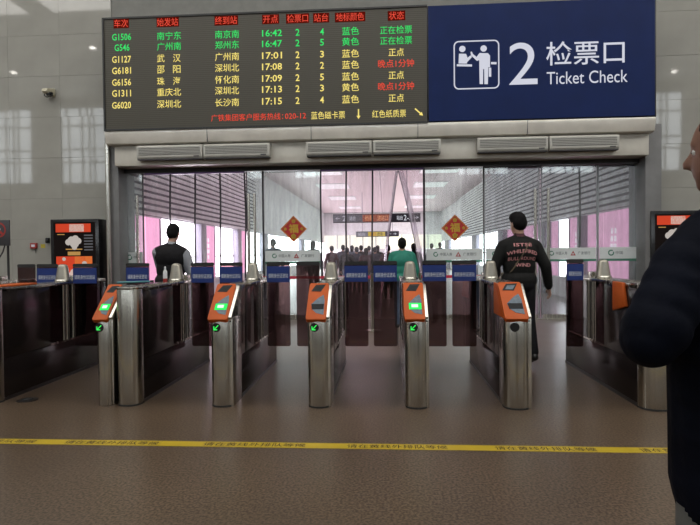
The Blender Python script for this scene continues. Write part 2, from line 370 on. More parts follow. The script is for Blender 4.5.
# ------------------------------------------------------------------ LED departure board and blue sign
YB = 9.45
lx0, lx1 = on_y(103, 75, YB).x, on_y(427.6, 66, YB).x
bx1 = on_y(657, 60, YB).x
bz0, bz1 = 3.545, on_y(427, 8, YB).z + 0.035
LB = Vector(((lx0 + lx1) / 2, YB + 0.02, bz0))
t = thing('departure_board', 'wide dark LED departure board with red, green and yellow rows', 'display board', LB)
hw = (lx1 - lx0) / 2; hh = bz1 - bz0 + 0.02
MB().box(-hw, hw, 0, 0.6, 0, hh).build('housing', 'black_frame', t, bevel=0.006)
MB().box(-hw + 0.03, hw - 0.015, -0.012, 0.002, 0.03, hh - 0.03).build('screen', 'led_screen', t, smooth=0)
fr = MB().box(-hw, hw, -0.03, 0.0, 0, 0.03).box(-hw, hw, -0.03, 0.0, hh - 0.03, hh).box(-hw, -hw + 0.03, -0.03, 0.0, 0.03, hh - 0.03)
fr.build('bezel', 'black_frame', t, smooth=0)
YT = YB + 0.004
ROWS = [37.0, 47.6, 59.4, 70.6, 82.3, 93.3, 105.2]
def rowy(y0, px): return y0 - (px - 121) * 0.0265 + (0 if y0 > 60 else 0)
COLS = [(112, 131), (157, 181), (215, 239), (262, 282), (295.5, 299.5), (320, 324), (342, 359), None]
DATA = [('G1506', '南宁东', '南京南', '16:42', '2', '4', '蓝色', '正在检票'), ('G546', '广州南', '郑州东', '16:47', '2', '5', '黄色', '正在检票'),
        ('G1127', '武　汉', '广州南', '17:01', '2', '3', '蓝色', '正点'), ('G6181', '邵　阳', '深圳北', '17:08', '2', '2', '蓝色', '晚点1分钟'),
        ('G6156', '珠　海', '怀化南', '17:09', '2', '5', '蓝色', '正点'), ('G1311', '重庆北', '深圳北', '17:13', '2', '3', '黄色', '晚点1分钟'),
        ('G6020', '深圳北', '长沙南', '17:15', '2', '4', '蓝色', '正点')]
HEAD = [('车次', 114, 128), ('始发站', 157, 178), ('终到站', 215, 237), ('开点', 263, 278), ('检票口', 287, 308), ('站台', 314, 328), ('地标颜色', 336, 364), ('状态', 389, 404)]
for s, a, b in HEAD:
    y = 23.3 - ((a + b) / 2 - 121) * 0.0285
    text_px(s, a, b, y, 8.0, YT, 'led_red', t, 0.002, LB)
    c = on_y((a + b) / 2, y, YB); k = YB / F_PX
    MB().box(c.x - LB.x - (b - a) / 2 * k - 0.02, c.x - LB.x + (b - a) / 2 * k + 0.02, -0.0145, -0.0125, c.z - LB.z - 0.085, c.z - LB.z + 0.085).build('header_glow', 'led_headback', t, smooth=0)
for ri, row in enumerate(DATA):
    colr = 'led_green' if ri < 2 else 'led_yellow'
    for ci, s in enumerate(row):
        m = colr
        if ci == 7:
            a, b = {4: (380, 412), 2: (388.5, 404), 5: (378, 414)}[len(s)]
            if len(s) == 5: m = 'led_red'
        else: a, b = COLS[ci]
        if s == 'G546': a = 114.5; b = 129.5
        num = ci in (0, 3, 4, 5)
        if '　' in s:
            for ch, (a, b) in zip((s[0], s[2]), ((157, 164.5), (173, 180.5))): text_px(ch, a, b, rowy(ROWS[ri], (a + b) / 2), 8.0, YT, m, t, 0.003, LB)
            continue
        text_px(s, a, b, rowy(ROWS[ri], (a + b) / 2), 6.8 if num else 8.0, YT, m, t, 0.012 if num else 0.003, LB)
fy = 114.6
for s, a, b, m, h in (('广铁集团客户服务热线：', 211, 283, 'led_red', 7.0), ('020-12', 285, 306, 'led_red', 5.6), ('蓝色磁卡票', 311, 345, 'led_yellow', 7.6), ('红色纸质票', 372, 406, 'led_yellow', 7.6)):
    text_px(s, a, b, 117.3 - ((a + b) / 2 - 240) * 0.0245, h, YT, m, t, 0.002, LB)
def arrow2(p0, p1, wd, head):
    p0, p1 = Vector(p0), Vector(p1); d = (p1 - p0).normalized(); n = Vector((-d.y, d.x)); q = p1 - d * head
    return [tuple(x) for x in (p0 + n * wd, q + n * wd, q + n * head * 0.6, p1, q - n * head * 0.6, q - n * wd, p0 - n * wd)]
for (a, b) in (((358.5, 109), (358.5, 119)), ((415, 108.5), (423, 115.5))):
    P, Q = on_y(*a, YB), on_y(*b, YB)
    MB().prism(arrow2((P.x - LB.x, P.z - LB.z), (Q.x - LB.x, Q.z - LB.z), 0.011, 0.06), -0.016, -0.013, 'y').build('arrow', 'led_yellow', t, smooth=0)

BS = Vector(((lx1 + bx1) / 2 + 0.002, YB + 0.02, bz0))
t = thing('ticket_check_sign', 'dark blue ticket check sign with white number 2 and pictogram', 'sign', BS)
hw = (bx1 - lx1) / 2 - 0.004; hh = bz1 - bz0 + 0.01
MB().box(-hw, hw, 0, 0.6, 0, hh).build('housing', 'black_frame', t, bevel=0.006)
MB().box(-hw + 0.01, hw - 0.03, -0.015, 0.002, 0.03, hh - 0.01).build('face', 'sign_blue', t, smooth=0)
YS = YB - 0.0
text_px('2', 509, 537.5, 63.5, 42, YS, 'sign_white', t, 0.0, BS)
text_px('检票口', 546, 624.5, 52.5, 24, YS, 'sign_white', t, 0.006, BS)
text_px('Ticket Check', 546.5, 627.5, 77, 12.5, YS, 'sign_white', t, 0.0, BS)
def spx(x, y): p = on_y(x, y + (x - 476) * 0.016, YS); return (p.x - BS.x, p.z - BS.z)
pg = MB(); y0, y1 = YS - BS.y - 0.003, YS - BS.y
ox0, oz1 = spx(453.5, 41.5); ox1, oz0 = spx(499.5, 88)
O = roundrect(ox0, ox1, oz0, oz1, 0.09, 6); I = roundrect(ox0 + .022, ox1 - .022, oz0 + .022, oz1 - .022, 0.07, 6); n = len(O)
pg.add([(p[0], y1, p[1]) for p in O] + [(p[0], y1, p[1]) for p in I], [(i, (i + 1) % n, n + (i + 1) % n, n + i) for i in range(n)])
for hx, hy, hr in ((462.3, 49.2, 3.1), (483.6, 48.4, 3.1)):
    c = spx(hx, hy); pg.disc((c[0], c[1], y1), hr * YB / F_PX, 18, 'y', 0.003)
for poly in ([(459, 54), (466, 54), (467.5, 58), (470.5, 55.5), (472, 57), (467, 62.5), (467, 63.8), (458.5, 63.8)],
             [(456.8, 64.5), (472, 64.5), (472, 66.6), (456.8, 66.6)],
             [(479.5, 53), (488, 53), (490, 55.5), (490, 67), (488.3, 67), (487.8, 84), (484.4, 84), (484.2, 69), (483.2, 69), (483, 84), (479.6, 84), (479.2, 60), (477, 61), (471, 55.5), (470.5, 52), (471.8, 51.6), (472.8, 54), (476.5, 57)],
             [(488.8, 67.5), (491.2, 67.5), (491.2, 76.5), (488.8, 76.5)], [(491, 61.8), (496.5, 61.8), (496.5, 64), (491, 64)]):
    pg.prism([spx(*p) for p in poly], y0, y1, 'y')
pg.build('pictogram', 'sign_white', t, smooth=0)

# ------------------------------------------------------------------ glass doors, plastic curtains
DOORN = [0]
def door(a, b, label, band=True, handles=(), glassm='door_glass', brand=True, yoff=0.0, stile='dark_frame'):
    DOORN[0] += 1
    x0, x1 = on_y(a, 230, YW).x, on_y(b, 230, YW).x
    d = struct(empty('door_%d' % DOORN[0], (x0, YW + yoff, 0)), label, 'glass door')
    W = x1 - x0
    MB().box(0.02, W - 0.02, -0.006, 0.006, 0.08, 2.84).build('pane', glassm, d, smooth=0)
    MB().box(0, 0.016, -0.022, 0.022, 0.012, 2.85).build('stile', stile, d, bevel=0.004)
    MB().box(W - 0.016, W, -0.022, 0.022, 0.012, 2.85).build('stile', stile, d, bevel=0.004)
    MB().box(0.03, W - 0.03, -0.02, 0.02, 0.012, 0.09).build('bottom_rail', 'steel', d)
    if band:
        bo = MB().box(0.03, W - 0.03, -0.010, -0.0065, 1.115, 1.325).build('decal_band', 'band_white', d, smooth=0)
        MB().box(0.03, W - 0.03, -0.0105, -0.0065, 1.072, 1.113).build('green_stripe', 'band_green', d, smooth=0)
        if brand:
            # green ring emblem, name, red triangle emblem, name
            def emblem(cx, r):
                e = MB(); n = 24
                for i in range(2, n):
                    a0, a1 = 2 * math.pi * i / n + .4, 2 * math.pi * (i + 1) / n + .4
                    e.add([(cx + r * math.cos(a0), -.012, 1.225 + r * math.sin(a0)), (cx + r * math.cos(a1), -.012, 1.225 + r * math.sin(a1)), (cx + r * .62 * math.cos(a1), -.012, 1.225 + r * .62 * math.sin(a1)), (cx + r * .62 * math.cos(a0), -.012, 1.225 + r * .62 * math.sin(a0))], [(0, 1, 2, 3)])
                e.build('emblem', 'logo_green', bo, smooth=0)
            sc = 1.0 if W > 0.8 else 0.0
            if sc:
                u = W / 1.08
                emblem(0.20 * u, 0.045)
                text('中国人寿', 0.28 * u, 0.50 * u, 1.195, 1.255, -0.012, 'logo_grey', bo, 0.004)
                MB().add([(0.56 * u, -.012, 1.18), (0.66 * u, -.012, 1.18), (0.61 * u, -.012, 1.27), (0.59 * u, -.012, 1.198), (0.63 * u, -.012, 1.198), (0.61 * u, -.012, 1.235)], [(0, 1, 4, 3), (1, 2, 5, 4), (2, 0, 3, 5)]).build('emblem', 'logo_red', bo, smooth=0)
                text('广发银行', 0.70 * u, 0.94 * u, 1.195, 1.255, -0.012, 'logo_grey', bo, 0.004)
            else:
                emblem(0.24, 0.055); text('中国', 0.32, 0.45, 1.195, 1.255, -0.012, 'logo_grey', bo, 0.004)
    for hx in handles:
        X = on_y(hx, 230, YW).x - x0
        h = MB().tube([(X, -0.085, 0.55), (X, -0.085, 2.42)], 0.028, 12)
        for hz in (0.75, 1.5, 2.25): h.tube([(X, -0.085, hz), (X, -0.01, hz)], 0.014, 8)
        h.build('pull_handle', 'steel_bright', d)
    return d
door(117.5, 144, 'narrow glass door beside the steel tube jamb', handles=(139.5,))
door(247, 263.5, 'narrow glass side light between the plastic curtain and the door with a red diamond', band=False, handles=(250, 256))
door(263.5, 321.5, 'glass door with a red diamond ornament next to the open plastic curtain, departure board side', handles=())
door(424.5, 484, 'glass door with a red diamond ornament below the blue sign', handles=())
door(484, 539.5, 'glass door leaf with a tall steel handle, behind the man in the lettered jacket', handles=(534,), stile='stile_grey')
door(541, 597.5, 'glass door leaf with a tall steel handle beside the plain end pane', handles=(547,), stile='stile_grey')
door(597.5, 641.5, 'plain end glass pane beside the stone jamb under the blue sign', handles=(), stile='stile_grey')
# dark sealing strips hanging on the right-hand leaves
def curtain(name, label, pxs, x_first, group):
    """clear plastic panels joined by dark magnetic edge strips"""
    xs_ = [on_y(p, 230, YW - 0.06).x for p in pxs]
    t = thing(name, label, 'curtain', ((xs_[0] + xs_[-1]) / 2, YW - 0.06, 0.02), group=group)
    cx = (xs_[0] + xs_[-1]) / 2
    return t, cx, xs_
def panel(t, f0, f1, z0, z1, m='pvc', amp=0.018, nz=10, nu=12, ph=0.0):
    def fn(u, v):
        z = z0 + (z1 - z0) * v; a, b = f0(v), f1(v)
        return (a + (b - a) * u, amp * math.sin(u * 6.3 * 1.5 + ph) * (0.4 + 0.6 * (1 - v)), z)
    return MB().grid(fn, nu, nz).build('clear_panel', m, t, smooth=60)
def edge(t, f, z0, z1, wd=0.016):
    pts = [(f(v / 8), -0.006, z0 + (z1 - z0) * v / 8) for v in range(9)]
    mb = MB()
    for k in range(8):
        a, b = pts[k], pts[k + 1]
        mb.add([(a[0] - wd, a[1] - .004, a[2]), (a[0] + wd, a[1] - .004, a[2]), (b[0] + wd, b[1] - .004, b[2]), (b[0] - wd, b[1] - .004, b[2]),
                (a[0] - wd, a[1] + .004, a[2]), (a[0] + wd, a[1] + .004, a[2]), (b[0] + wd, b[1] + .004, b[2]), (b[0] - wd, b[1] + .004, b[2])],
               [(0, 1, 2, 3), (7, 6, 5, 4), (0, 3, 7, 4), (1, 5, 6, 2), (0, 4, 5, 1), (3, 2, 6, 7)])
    mb.build('edge_strip', 'curtain_edge', t, smooth=0)
t, cx, X = curtain('plastic_door_curtain', 'closed clear plastic door curtain with dark vertical edges behind the staff member', (146, 171, 195.5, 220.5, 245.5), 0, 'plastic door curtains')
MB().box(X[0] - cx, X[-1] - cx, -0.035, 0.02, 2.80, 2.86).build('hanging_rail', 'curtain_rail', t)
for k in range(4):
    ww = random.uniform(-0.02, 0.02)
    f0 = lambda v, k=k: X[k] - cx; f1 = lambda v, k=k: X[k + 1] - cx
    panel(t, f0, f1, 0.03, 2.80, ph=k)
    edge(t, lambda v, k=k: X[k + 1] - cx + 0.012 * math.sin(v * 7 + k), 0.03, 2.80)
t, cx, X = curtain('plastic_door_curtain', 'clear plastic door curtain parted like a tent over the open doorway', (321.5, 346.5, 372.5, 398.5, 424), 0, 'plastic door curtains')
MB().box(X[0] - cx, X[-1] - cx, -0.035, 0.02, 2.80, 2.86).build('hanging_rail', 'curtain_rail', t)
for k in range(2):
    panel(t, lambda v, k=k: X[k] - cx, lambda v, k=k: X[k + 1] - cx, 0.03, 2.80, ph=k)
for k in range(3): edge(t, lambda v, k=k: X[k] - cx + 0.010 * math.sin(v * 6 + k), 0.03 if k != 0 else 0.03, 2.80)
edge(t, lambda v: X[4] - cx, 0.03, 2.80)
xl = lambda v: X[2] - cx + (X[3] - X[2]) * (0.30 + 0.70 * v ** 1.2)
xr = lambda v: X[4] - cx - (X[4] - X[3]) * (0.05 + 0.95 * v ** 1.6)
panel(t, lambda v: X[2] - cx, xl, 0.03, 2.80, 'pvc', 0.03)
panel(t, xr, lambda v: X[4] - cx, 0.03, 2.80, 'pvc', 0.03)
panel(t, lambda v: xr(v) - 0.005, lambda v: min(X[4] - cx, xr(v) + 0.10), 0.03, 2.78, 'pvc_fold', 0.03, ph=2)
panel(t, lambda v: xl(v) - 0.05, lambda v: xl(v), 0.03, 2.78, 'pvc_fold', 0.02, ph=1)
edge(t, lambda v: xl(v), 0.03, 2.80, 0.006); edge(t, lambda v: xr(v), 0.03, 2.80, 0.005)
# thin sealing strip curtain behind the leaves under the blue sign
t, cx, X = curtain('plastic_door_curtain', 'clear plastic strip curtain hanging across the doorway under the blue sign', (486, 511, 535, 559, 582.5, 607, 640), 0, 'plastic door curtains')
t.location.y = YW + 0.09
MB().box(X[0] - cx, X[-1] - cx, -0.035, 0.02, 2.80, 2.86).build('hanging_rail', 'curtain_rail', t)
for k in range(6):
    panel(t, lambda v, k=k: X[k] - cx, lambda v, k=k: X[k + 1] - cx, 0.03, 2.80, ph=k)
    if k in (3,): edge(t, lambda v, k=k: X[k + 1] - cx + 0.008 * math.sin(v * 7 + k), 0.03, 2.80)

# red and gold diamond ornaments
for px, py, lab in ((293.5, 229, 'red and gold diamond fortune ornament on the door next to the closed curtain side'), (455, 228, 'red and gold diamond fortune ornament on the door below the blue sign')):
    c = on_y(px, py, YW - 0.03)
    t = thing('diamond_ornament', lab, 'ornament', c, group='fortune diamonds on the doors')
    R = 0.255
    MB().prism([(R, 0), (0, R), (-R, 0), (0, -R)], 0.006, 0.020, 'y').build('card', 'fu_red', t, smooth=0)
    b = MB(); q = R * 0.95; p_ = R * 0.90
    b.add([(q, .004, 0), (0, .004, q), (-q, .004, 0), (0, .004, -q), (p_, .004, 0), (0, .004, p_), (-p_, .004, 0), (0, .004, -p_)], [(0, 1, 5, 4), (1, 2, 6, 5), (2, 3, 7, 6), (3, 0, 4, 7)])
    b.build('gold_border', 'fu_gold', t, smooth=0)
    text('福', -0.095, 0.095, -0.075, 0.095, 0.003, 'fu_gold', t, 0.03)
    for (mx, mz, mr) in ((0.0, 0.150, 0.040), (0, -0.140, 0.050), (0.160, 0.0, 0.030), (-0.160, 0.0, 0.030)):
        g = MB()
        for s_ in range(5):
            an = 2 * math.pi * s_ / 5 + 0.3
            g.disc((mx + mr * .55 * math.cos(an), mz + mr * .55 * math.sin(an), 0.004), mr * 0.5, 10, 'y')
        g.build('gold_flower', 'fu_gold', t, smooth=0)

# ------------------------------------------------------------------ concourse behind the doors
CXL, CXR, CY0, CY1, CZ = -5.25, 4.86, YW + 0.3, 46.0, 4.7
LZ0 = 2.12                                   # lower edge of the louvres
def side_wall(X, sgn, name, lab, panes, lou_end):
    """sgn=+1: the wall's room side looks to +x"""
    o = MB().box(min(X, X - sgn * 0.3), max(X, X - sgn * 0.3), CY0, CY1, 0, 0.55).box(min(X, X - sgn * 0.3), max(X, X - sgn * 0.3), CY0, CY1, LZ0, CZ)
    wl = struct(o.build(name, 'corr_wall', smooth=0), lab, 'wall')
    a, b = X - sgn * 0.02, X + sgn * 0.012
    MB().box(min(X, b), max(X, b), CY0, lou_end, LZ0 + 0.02, CZ - 0.02).build('louvre_backing', 'louvre_back', wl, smooth=0)
    z = LZ0 + 0.03
    sm = MB()
    poly = [(0, 0.01), (0.035, 0.0), (0.05, 0.006), (0.075, 0.072), (0.06, 0.076), (0, 0.076)]
    sm.v = []; sm.prism([(sgn * p[0], p[1]) for p in poly], CY0, lou_end, 'y')
    me = sm.mesh('slat', smooth=0)
    while z < CZ - 0.1:
        link('slat', me, 'slat', wl, (b, 0, z)); z += 0.135
    for (ya, yb, kind) in panes:
        if kind == 'pillar':
            MB().box(min(X - sgn * .2, X + sgn * 0.10), max(X - sgn * .2, X + sgn * 0.10), ya, yb, 0, LZ0).build('pillar', 'pillar', wl, bevel=0.01)
        else:
            m = {'day': 'window_day', 'pink': 'banner_pink', 'wall': 'corr_wall'}[kind]
            MB().box(min(X - sgn * .12, X - sgn * .10), max(X - sgn * .12, X - sgn * .10), ya, yb, 0.55, LZ0).build({'day': 'window_pane', 'pink': 'banner', 'wall': 'wall_panel'}[kind], m, wl, smooth=0)
            if kind == 'day':
                nb = max(1, int((yb - ya) / 1.3)); lo, hi = min(X - sgn * .10, X - sgn * .07), max(X - sgn * .10, X - sgn * .07)
                for q in range(nb + 1):
                    yq = ya + (yb - ya) * q / nb
                    MB().box(lo, hi, yq - .02, yq + .02, 0.55, LZ0).build('mullion', 'pillar', wl, smooth=0)
                MB().box(lo, hi, ya, yb, 1.18, 1.22).build('transom', 'pillar', wl, smooth=0)
            if kind == 'pink' and yb - ya > 0.8:
                ym = (ya + yb) / 2
                mb = MB()
                for q in range(4):
                    zz = 1.75 - q * 0.17
                    for dy in (-0.14, 0.03): mb.box(min(X - sgn * .10, X - sgn * .095), max(X - sgn * .10, X - sgn * .095), ym + dy, ym + dy + 0.12 * (0.7 + 0.3 * ((q * 7 + 3) % 3) / 2), zz - 0.12, zz)
                mb.build('banner_print', 'banner_text', wl, smooth=0)
    return wl
def YL(px): return on_x(px, 240, CXL).y
def YR(px): return on_x(px, 240, CXR).y
pl = [(CY0, YL(150), 'pink'), (YL(150), YL(164), 'pink'), (YL(164), YL(198), 'day'), (YL(198), YL(203.5), 'pillar'), (YL(203.5), YL(217.5), 'pink'), (YL(217.5), YL(235.5), 'day'), (YL(235.5), YL(239), 'pillar'), (YL(239), YL(248), 'pink'), (YL(248), YL(262), 'day'), (YL(262), YL(266), 'pillar'), (YL(266), YL(300), 'day'), (YL(300), YL(303), 'pillar'), (YL(303), CY1, 'day')]
side_wall(CXL, 1, 'wall_concourse_left', 'concourse wall with louvres above pink banners, on the departure board side', pl, YL(256))
pr = [(CY0, YR(583.5), 'pink'), (YR(583.5), YR(581), 'pillar'), (YR(581), YR(566), 'pink'), (YR(566), YR(556), 'day'), (YR(556), YR(548), 'pink'), (YR(548), YR(541), 'pillar'), (YR(541), YR(505), 'pink'), (YR(505), YR(500), 'pillar'), (YR(500), YR(478), 'day'), (YR(478), YR(473), 'pillar'), (YR(473), YR(450), 'day'), (YR(450), YR(446), 'pillar'), (YR(446), CY1, 'day')]
side_wall(CXR, -1, 'wall_concourse_right', 'concourse wall with louvres above pink banners, on the blue sign side', pr, YR(462))
we = struct(MB().box(CXL - .3, CXR + .3, CY1, CY1 + 0.3, 0, CZ + 0.3).build('wall_concourse_end', 'corr_wall', smooth=0), 'pale end wall of the concourse', 'wall')
MB().box(CXL, CXR, CY1 - 0.03, CY1 - 0.01, 1.55, 2.75).build('window_band', 'window_end', we, smooth=0)
mu = MB()
for q in range(1, 9): mu.box(CXL + q * 1.12 - .03, CXL + q * 1.12 + .03, CY1 - 0.06, CY1 - 0.03, 1.55, 2.75)
mu.build('mullion', 'pillar', we, smooth=0)
cc = struct(MB().box(CXL - .3, CXR + .3, CY0, CY1 + .3, CZ, CZ + 0.3).build('ceiling_concourse', 'corr_joint', smooth=0), 'pinkish panelled concourse ceiling', 'ceiling')
PW, PD = (CXR - CXL) / 4, 1.45
cp = MB().box(0.012, PW - 0.012, 0.012, PD - 0.012, -0.03, 0.0).mesh('ceiling_panel', bevel=0.004, smooth=0, seg=1)
yy = CY0
while yy + PD < CY1:
    for q in range(4): link('ceiling_panel', cp, 'corr_ceiling', cc, (CXL + q * PW, yy, CZ))
    yy += PD
k = 0
for yy in (13.0, 17.5, 22, 27, 33, 40):  # light panels added to brighten the concourse
    for xx in (-2.6, 2.3):
        k += 0.5
        t = thing('added_fill_light', '%s added fill light panel from the doors, on the %s side of the concourse' % (('first', 'second', 'third', 'fourth', 'fifth', 'sixth')[int(k - 0.5)], 'departure board' if xx < 0 else 'blue sign'), 'lamp', (xx, yy, CZ - 0.03), group='added concourse fill lights')
        MB().box(-0.82, 0.82, -1.0, 1.0, -0.03, 0).build('housing', 'white_plastic', t, bevel=0.01)
        MB().box(-0.78, 0.78, -0.96, 0.96, -0.036, -0.03).build('diffuser', 'corr_fill', t, smooth=0)

# hanging signs in the concourse
def hanging_sign(px0, px1, py0, py1, Y, label, segs, texts):
    a, b = on_y(px0, py1, Y), on_y(px1, py0, Y)
    o = Vector(((a.x + b.x) / 2, Y, a.z))
    t = thing('hanging_sign', label, 'sign', o)
    W, Hh = b.x - a.x, b.z - a.z
    MB().box(-W / 2, W / 2, 0, 0.14, 0, Hh).build('housing', 'sign_black', t, bevel=0.01)
    for u0, u1, m in segs: MB().box(-W / 2 + u0 * W, -W / 2 + u1 * W, -0.008, 0, 0.03, Hh - 0.03).build('face', m, t, smooth=0)
    for s, u0, u1, v0, v1, m in texts: text(s, -W / 2 + u0 * W, -W / 2 + u1 * W, v0 * Hh, v1 * Hh, -0.012, m, t, 0.003)
    for q in (-0.35, 0.35): MB().tube([(q * W, 0.07, Hh), (q * W, 0.07, CZ - 0.03 - a.z)], 0.014, 8).build('rod', 'pillar', t)
hanging_sign(333, 420.5, 213, 223, 19.0, 'long hanging platform sign with grey, orange and black sections', [(0, .34, 'sign_grey'), (.34, .66, 'sign_orange')],
             [('←', .03, .08, .35, .65, 'sign_lit'), ('2', .11, .15, .2, .8, 'sign_lit'), ('站台', .19, .26, .25, .75, 'sign_lit'), ('检票', .37, .46, .2, .8, 'sign_amber'), ('进站口', .51, .63, .2, .8, 'sign_amber'), ('站台', .73, .80, .25, .75, 'sign_lit'), ('2-3', .81, .90, .18, .82, 'sign_lit'), ('→', .92, .98, .35, .65, 'sign_lit')])
hanging_sign(356, 399, 231, 237, 30.0, 'small hanging sign with yellow and black sections deep in the concourse', [(0, .28, 'sign_grey'), (.28, .68, 'sign_yellow')],
             [('站台', .05, .22, .2, .8, 'sign_lit'), ('出口', .34, .46, .2, .8, 'led_red'), ('换乘', .50, .62, .2, .8, 'sign_black'), ('←', .74, .82, .3, .7, 'sign_lit'), ('→', .86, .94, .3, .7, 'sign_lit')])

# ------------------------------------------------------------------ ticket gates
GY, GL = 4.30, 1.86
_mc = {}
def part(key, name, m, parent, fn, **kw):
    key = (key, m)
    if key not in _mc: _mc[key] = fn().mesh(name, **kw); _mc[key].materials.append(MATS[m])
    return link(name, _mc[key], m, parent)
def front_poly(w, d=0.24, n=12):
    h = w / 2; r = h * 0.98
    p = [(h, d), (-h, d)]
    p += [(-r * math.cos(math.pi * i / n), r * 0.85 - r * 0.85 * math.sin(math.pi * i / n)) for i in range(n + 1)]
    return p
def reader(root, w, x, screen, arrow):
    """slanted orange ticket reader on the slim pedestal, local x centre"""
    h = w / 2
    MB().prism([(0.02, 0.735), (0.015, 0.75), (0.285, 1.0), (0.46, 1.0), (0.46, 0.735)], x - h + 0.014, x + h, 'x').build('reader_housing', 'steel', root, bevel=0.005)
    MB().prism([(0.0, 0.732), (0.005, 0.75), (0.285, 1.002), (0.44, 1.002), (0.44, 0.732)], x - h - 0.004, x - h + 0.013, 'x').build('side_wing', 'orange', root, bevel=0.004)
    A, B = Vector((0, -0.012, 0.728)), Vector((0, 0.275, 1.008)); S = B - A; N = Vector((0, -S.z, S.y)).normalized()
    L, wR = -h - 0.005, h - 0.026
    def fp(u, v, d=0.0):        # u 0..1 across, v 0..1 from the top
        p = A + S * (1 - v) + N * d; return (x + L + (wR - L) * u, p.y, p.z)
    def plate(poly, d0, d1):
        n = len(poly); mb = MB()
        return mb.add([fp(u, v, d0) for u, v in poly] + [fp(u, v, d1) for u, v in poly], [tuple(range(n - 1, -1, -1)), tuple(range(n, 2 * n))] + [(i, (i + 1) % n, n + (i + 1) % n, n + i) for i in range(n)])
    rr = roundrect(0, 1, 0, 1, 0.07, 3)
    ob = plate([(u, 1 - v) for u, v in rr], -0.03, 0.012).build('orange_bezel', 'orange', root, bevel=0.004)
    plate([(.12, .24), (.34, .06), (.84, .05), (.62, .25)], 0.008, 0.0145).build('ticket_slot', 'slot', ob, smooth=0)
    plate([(.26, .21), (.38, .11), (.72, .105), (.58, .215)], 0.0145, 0.0155).build('slot_flap', 'screen_off' if screen or arrow else 'sensor', ob, smooth=0)
    plate([(.20, .60), (.55, .42), (.78, .34), (.86, .50), (.86, .88), (.50, .84), (.28, .74)], 0.008, 0.0145).build('sensor_window', 'sensor', ob, smooth=0)
    if screen:
        plate([(.24, .585), (.84, .585), (.84, .745), (.24, .745)], 0.010, 0.0175).build('display', 'screen_green', ob, smooth=0)
        plate([(.36, .62), (.68, .62), (.68, .70), (.36, .70)], 0.0175, 0.0185).build('display_text', 'screen_core', ob, smooth=0)
    else:
        plate([(.22, .60), (.84, .60), (.84, .74), (.26, .74)], 0.010, 0.0175).build('display', 'screen_off', ob, smooth=0)
    # round direction lamp under the reader
    c = (x - h * 0.30, 0.668); yf = 0.002
    MB().prism([(c[0] + 0.036 * math.cos(2 * math.pi * i / 18), c[1] + 0.036 * math.sin(2 * math.pi * i / 18)) for i in range(18)], yf - 0.006, yf + 0.05, 'y').build('arrow_lamp', 'slot', root)
    if arrow:
        ar = MB().prism(arrow2((c[0] + 0.019, c[1] + 0.019), (c[0] - 0.02, c[1] - 0.02), 0.0035, 0.004), yf - 0.009, yf - 0.006, 'y')
        ar.prism([(c[0] - .023, c[1] - .023), (c[0] + .010, c[1] - .023), (c[0] + .010, c[1] - .015), (c[0] - .015, c[1] - .015), (c[0] - .015, c[1] + .010), (c[0] - .023, c[1] + .010)], yf - 0.009, yf - 0.006, 'y')
        ar.build('arrow', 'arrow_green', root, smooth=0)
FLAP_TXT = '请刷身份证进站'
def flap(root, x_in, x_out, sign=True):
    a, b = min(x_in, x_out), max(x_in, x_out); y = 1.20
    f = MB().prism(roundrect(a, b, 0.30, 1.182, 0.02, 4), y, y + 0.012, 'y').build('flap', 'flap_glass', root, smooth=0)
    MB().prism(roundrect(a - .002, b + .002, 1.150, 1.186, 0.016, 4), y - 0.002, y + 0.014, 'y').build('top_edge', 'rubber', f, smooth=0)
    MB().box(min(x_in, 0.0 + x_in), x_in + (0.012 if x_in < x_out else -0.0) , y - 0.004, y + 0.016, 0.40, 1.0).build('hinge', 'steel', f, smooth=0)
    if sign:
        MB().box(a + 0.002, b - 0.002, y - 0.006, y - 0.001, 0.975, 1.140).build('sign_panel', 'label_blue', f, smooth=0)
        text(FLAP_TXT, a + 0.018, b - 0.018, 1.018, 1.066, y - 0.008, 'print_grey', f, 0.008)
